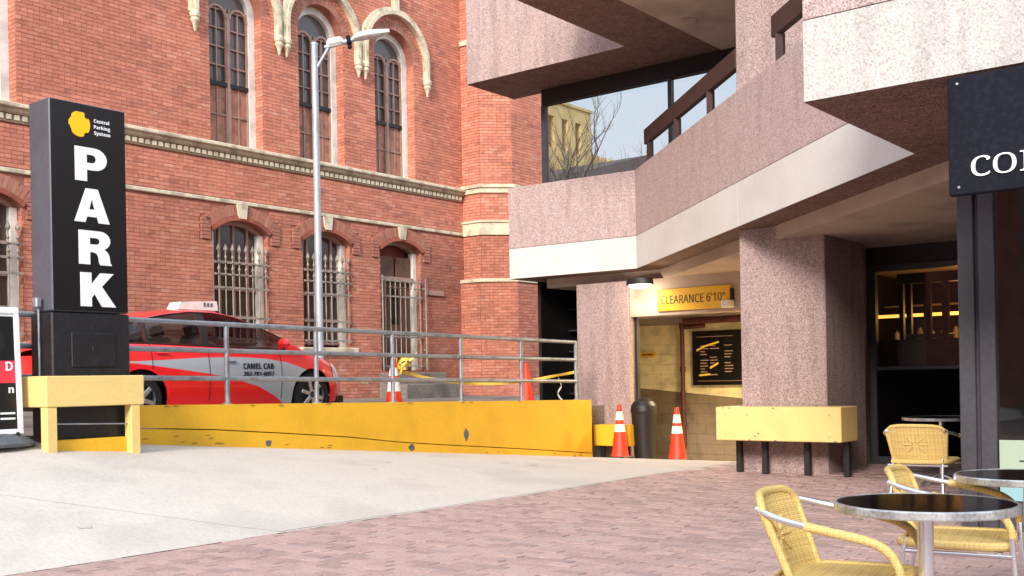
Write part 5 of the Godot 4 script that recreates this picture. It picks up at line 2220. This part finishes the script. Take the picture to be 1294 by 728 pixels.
	text("door_lettering", "CAMEL CAB", 0.075, sans, ts.call(2.36, 0.675), Vector3(0, 0, -1), Vector3(-0.06, 1, 0).normalized(), M.slate, body, 0.50, 0.004)
	text("door_lettering", "202-781-6057", 0.055, sans, ts.call(2.36, 0.585), Vector3(0, 0, -1), Vector3(0, 1, 0), M.slate, body, 0.50, 0.004)
	st = nb()
	var rp := PackedVector2Array([Vector2(-0.32, 0), Vector2(0.32, 0), Vector2(0.30, 0.13), Vector2(-0.26, 0.10)])
	extrude(st, rp, Vector3(0.13, 1.48, 0.0), Vector3(0, 0, -1), Vector3.UP, Vector3(-0.26, 0, 0))
	var rs := part("roof_sign", st, M.cone_white)
	st = nb()
	for k in 3: box(st, Vector3(0.134, 1.553, -0.10 - k * 0.055), Vector3(0.004, 0.05, 0.03))
	part("roof_number", st, M.rubber, rs)


func car_top(s: float, f: float, sg: float, grow: float) -> Vector3:      # from the roof edge (0) to the middle (1)
	var e := car_glass(s, 1.0, sg)
	return Vector3(e.x * (1.0 - f), e.y + (car_roof(s) - e.y) * sin(f * PI / 2) + grow, e.z - grow * (1.0 if s > 2.0 else -1.0))


# ---------------------------------------------------------------- the street lamp
func street_lamp() -> void:
	on_grid("street_lamp", "slim grey street lamp with one white head on a bracket before the brick wall", "street lamp", -14.26, 0.8, 12.69)
	var y0 := 0.762
	var st := nb()
	tube(st, [Vector3(-14.26, y0, -12.69), Vector3(-14.26, 7.08, -12.69)], 0.068, 14, true, 0.056)
	part("pole", st, M.pole)
	st = nb()
	lathe(st, Transform3D(Basis.IDENTITY, Vector3(-14.26, y0, -12.69)), [Vector2(0.18, 0.0), Vector2(0.18, 0.03), Vector2(0.10, 0.05), Vector2(0.09, 0.25), Vector2(0.0, 0.26)], 16)
	part("base", st, M.pole)
	st = nb()
	lathe(st, Transform3D(Basis.IDENTITY, Vector3(-14.26, 7.06, -12.69)), [Vector2(0.064, 0.0), Vector2(0.064, 0.04), Vector2(0.0, 0.07)], 12)
	part("cap", st, M.pole)
	# the arm runs along (+a, +b)
	var d := Vector3(0.78, 0, -0.62).normalized()
	var top := Vector3(-14.26, 0, -12.69)
	st = nb()
	tube(st, [top + Vector3.UP * 6.62, top + d * 0.27 + Vector3.UP * 7.05], 0.028, 8)
	tube(st, [top + d * 0.18 + Vector3.UP * 7.02, top + d * 0.75 + Vector3.UP * 7.17], 0.04, 10)
	part("bracket", st, M.pole)
	st = nb()
	var ar := Basis(d, Vector3.UP, d.cross(Vector3.UP)) * Basis(Vector3.BACK, 0.2)
	box_t(st, Transform3D(ar, top + d * 0.36 + Vector3.UP * 7.11), Vector3(0.30, 0.15, 0.16), 0.05)
	part("ballast_box", st, M.cone_white)
	st = nb()
	box_t(st, Transform3D(ar, top + d * 0.60 + Vector3.UP * 7.14), Vector3(0.07, 0.14, 0.14), 0.015)
	box_t(st, Transform3D(ar, top + d * 0.61 + Vector3.UP * 7.04), Vector3(0.07, 0.10, 0.05), 0.012)
	part("clamp", st, M.slate)
	st = nb()
	var pr := []
	for i in 13:
		var f := i / 12.0
		pr.append([f, sin(PI * pow(f, 0.6)) * 0.12 + 0.02, 0.045 + 0.055 * sin(PI * pow(f, 0.75))])
	st.set_smooth_group(1)
	var ht := Transform3D(ar, top + d * 0.66 + Vector3.UP * 7.15)
	for i in 12:
		for k in 12:
			var q := []
			for c in [[i, k], [i + 1, k], [i + 1, k + 1], [i, k + 1]]:
				var t: float = TAU * c[1] / 12.0
				var p = pr[c[0]]
				q.append(ht * Vector3(p[0] * 0.66, sin(t) * p[2] * (1.0 if sin(t) > 0 else 0.45), cos(t) * p[1]))
			var mid: Vector3 = (q[0] + q[2]) / 2.0
			face(st, q, mid - ht * Vector3(pr[i][0] * 0.66, 0, 0))
	part("head", st, M.cone_white)
	st = nb()
	lathe(st, Transform3D(ar.scaled_local(Vector3(1.0, 1.0, 0.5)), ht * Vector3(0.40, -0.055, 0)), [Vector2(0.0, 0.0), Vector2(0.15, 0.012), Vector2(0.2, 0.035), Vector2(0.0, 0.036)], 16)
	part("lens", st, plain(Color(0.75, 0.77, 0.78), 0.2))


# ---------------------------------------------------------------- the cafe furniture
func bistro_chair(label: String, at: Vector3, turn: float) -> Node3D:      # faces -z
	var o := thing("bistro_chair", label, "chair", at, turn, "woven chairs outside the cafe")
	# backrest: a curved woven panel in a wrapped frame
	var st := nb()
	st.set_smooth_group(1)
	var bp := func(x: float, t: float) -> Vector3:
		var w := lerpf(0.215, 0.25, t)
		return Vector3(x * w, lerpf(0.43, 0.735, t) - 0.035 * t * pow(absf(x), 5.0), 0.19 + 0.10 * t - 0.06 * x * x)
	for i in 10:
		for k in 6:
			for s in [-1.0, 1.0]:
				var q := []
				for c in [[i, k], [i + 1, k], [i + 1, k + 1], [i, k + 1]]:
					q.append(bp.call(c[0] / 5.0 - 1.0, c[1] / 6.0) + Vector3(0, 0, s * 0.006))
				st.set_smooth_group(1 if s < 0 else 2)
				face(st, q, Vector3(0, 0, s))
	var back := part("backrest", st, M.wicker)
	st = nb()
	var loop := []
	for i in 7: loop.append(bp.call(-1.0, i / 6.0))
	for i in range(1, 10): loop.append(bp.call(-1.0 + i / 5.0, 1.0) + Vector3(0, 0.012, 0))
	for i in 7: loop.append(bp.call(1.0, 1.0 - i / 6.0))
	tube(st, loop, 0.016, 8)
	part("back_rim", st, M.wicker_wrap, back)
	st = nb()                                    # woven star
	for k in 8:
		var an := TAU * k / 8
		var c := Vector2(cos(an), sin(an))
		for s in [-1.0, 1.0]:
			bar(st, bp.call(c.x * 0.12, 0.5 + c.y * 0.08) + Vector3(0, 0, s * 0.008), bp.call(c.x * 0.46, 0.5 + c.y * 0.30) + Vector3(0, 0, s * 0.008), 0.014, 0.006)
	part("woven_star", st, M.wicker_wrap, back)
	# seat
	st = nb()
	var foot := PackedVector2Array([Vector2(-0.20, 0.21), Vector2(-0.235, 0.1), Vector2(-0.245, -0.16), Vector2(-0.21, -0.235), Vector2(0.21, -0.235), Vector2(0.245, -0.16), Vector2(0.235, 0.1), Vector2(0.20, 0.21)])
	extrude(st, foot, Vector3(0, 0.425, 0), Vector3.RIGHT, Vector3.BACK, Vector3.UP * 0.022)
	var seat := part("seat", st, M.wicker)
	st = nb()
	var rim := []
	for p in foot: rim.append(Vector3(p.x, 0.436, p.y))
	rim.append(rim[0])
	tube(st, rim, 0.021, 8)
	part("seat_rim", st, M.wicker_wrap, seat)
	for sg in [-1.0, 1.0]:
		# one bent tube: from the back over the arm and down to the front foot
		var path := curve([Vector3(sg * 0.238, 0.705, 0.255), Vector3(sg * 0.295, 0.675, 0.14), Vector3(sg * 0.31, 0.645, -0.02), Vector3(sg * 0.29, 0.605, -0.18), Vector3(sg * 0.275, 0.53, -0.245), Vector3(sg * 0.26, 0.40, -0.255), Vector3(sg * 0.265, 0.01, -0.285)], 6)
		st = nb()
		tube(st, path, 0.0125, 8)
		var arm := part("armrest", st, M.chrome)
		st = nb()
		tube(st, path.slice(9, 28), 0.0165, 8)
		part("arm_wrap", st, M.wicker_wrap, arm)
		st = nb()
		tube(st, curve([Vector3(sg * 0.205, 0.46, 0.19), Vector3(sg * 0.215, 0.2, 0.24), Vector3(sg * 0.235, 0.01, 0.30)], 5), 0.0125, 8)
		part("leg", st, M.chrome)
	st = nb()
	for z in [-0.2, 0.2]:
		tube(st, [Vector3(-0.25, 0.405, z), Vector3(0.25, 0.405, z)], 0.010, 6)
	tube(st, [Vector3(-0.27, 0.40, -0.25), Vector3(-0.215, 0.40, 0.2)], 0.010, 6)
	tube(st, [Vector3(0.27, 0.40, -0.25), Vector3(0.215, 0.40, 0.2)], 0.010, 6)
	part("seat_frame", st, M.chrome)
	return o


func cafe_table(label: String, at: Vector3, r: float) -> void:
	thing("cafe_table", label, "table", at, 0.4, "round tables outside the cafe")
	var st := nb()
	lathe(st, Transform3D.IDENTITY, [Vector2(0.0, 0.705), Vector2(r - 0.012, 0.705), Vector2(r - 0.012, 0.7205), Vector2(0.0, 0.7205)], 48, false)
	var top := part("tabletop", st, M.table_black)
	st = nb()
	lathe(st, Transform3D.IDENTITY, [Vector2(r - 0.03, 0.692), Vector2(r - 0.003, 0.690), Vector2(r, 0.695), Vector2(r, 0.717), Vector2(r - 0.004, 0.722), Vector2(r - 0.013, 0.7222), Vector2(r - 0.013, 0.719)], 48)
	part("rim", st, M.table_rim, top)
	st = nb()
	lathe(st, Transform3D.IDENTITY, [Vector2(0.029, 0.06), Vector2(0.029, 0.68), Vector2(0.05, 0.70), Vector2(0.05, 0.704)], 18)
	part("column", st, M.chrome)
	for k in 4:
		st = nb()
		var an := TAU * k / 4
		tube(st, curve([Vector3(cos(an) * 0.02, 0.10, sin(an) * 0.02), Vector3(cos(an) * 0.15, 0.07, sin(an) * 0.15), Vector3(cos(an) * 0.30, 0.018, sin(an) * 0.30)], 4), 0.017, 8)
		part("foot", st, M.chrome)


func cafe() -> void:
	cafe_table("black topped round table nearest the street, with the front woven chair tucked under it", Vector3(1.515, 0, -4.0), 0.325)
	cafe_table("black topped round table close to the cafe window, cut by the picture edge", Vector3(2.37, 0, -4.98), 0.325)
	cafe_table("round table far back by the lobby, half hidden by the window post", Vector3(4.55, 0, -11.5), 0.40)
	var face_to := atan2(-0.88, -0.47)
	var c := bistro_chair("yellow woven chair at the table nearest the street, its back to the plaza", Vector3(0.98 + 0.25, 0, -(4.22 - 0.13)), face_to)
	copy_of(c, "yellow woven chair between the two front tables, its arm above a black tabletop", Vector3(1.78 + 0.25, 0, -(5.12 - 0.13)), face_to)
	copy_of(c, "yellow woven chair turned away, in front of the lobby window, star weave on its back", Vector3(3.57, 0, -9.42), atan2(-0.60, 0.80))
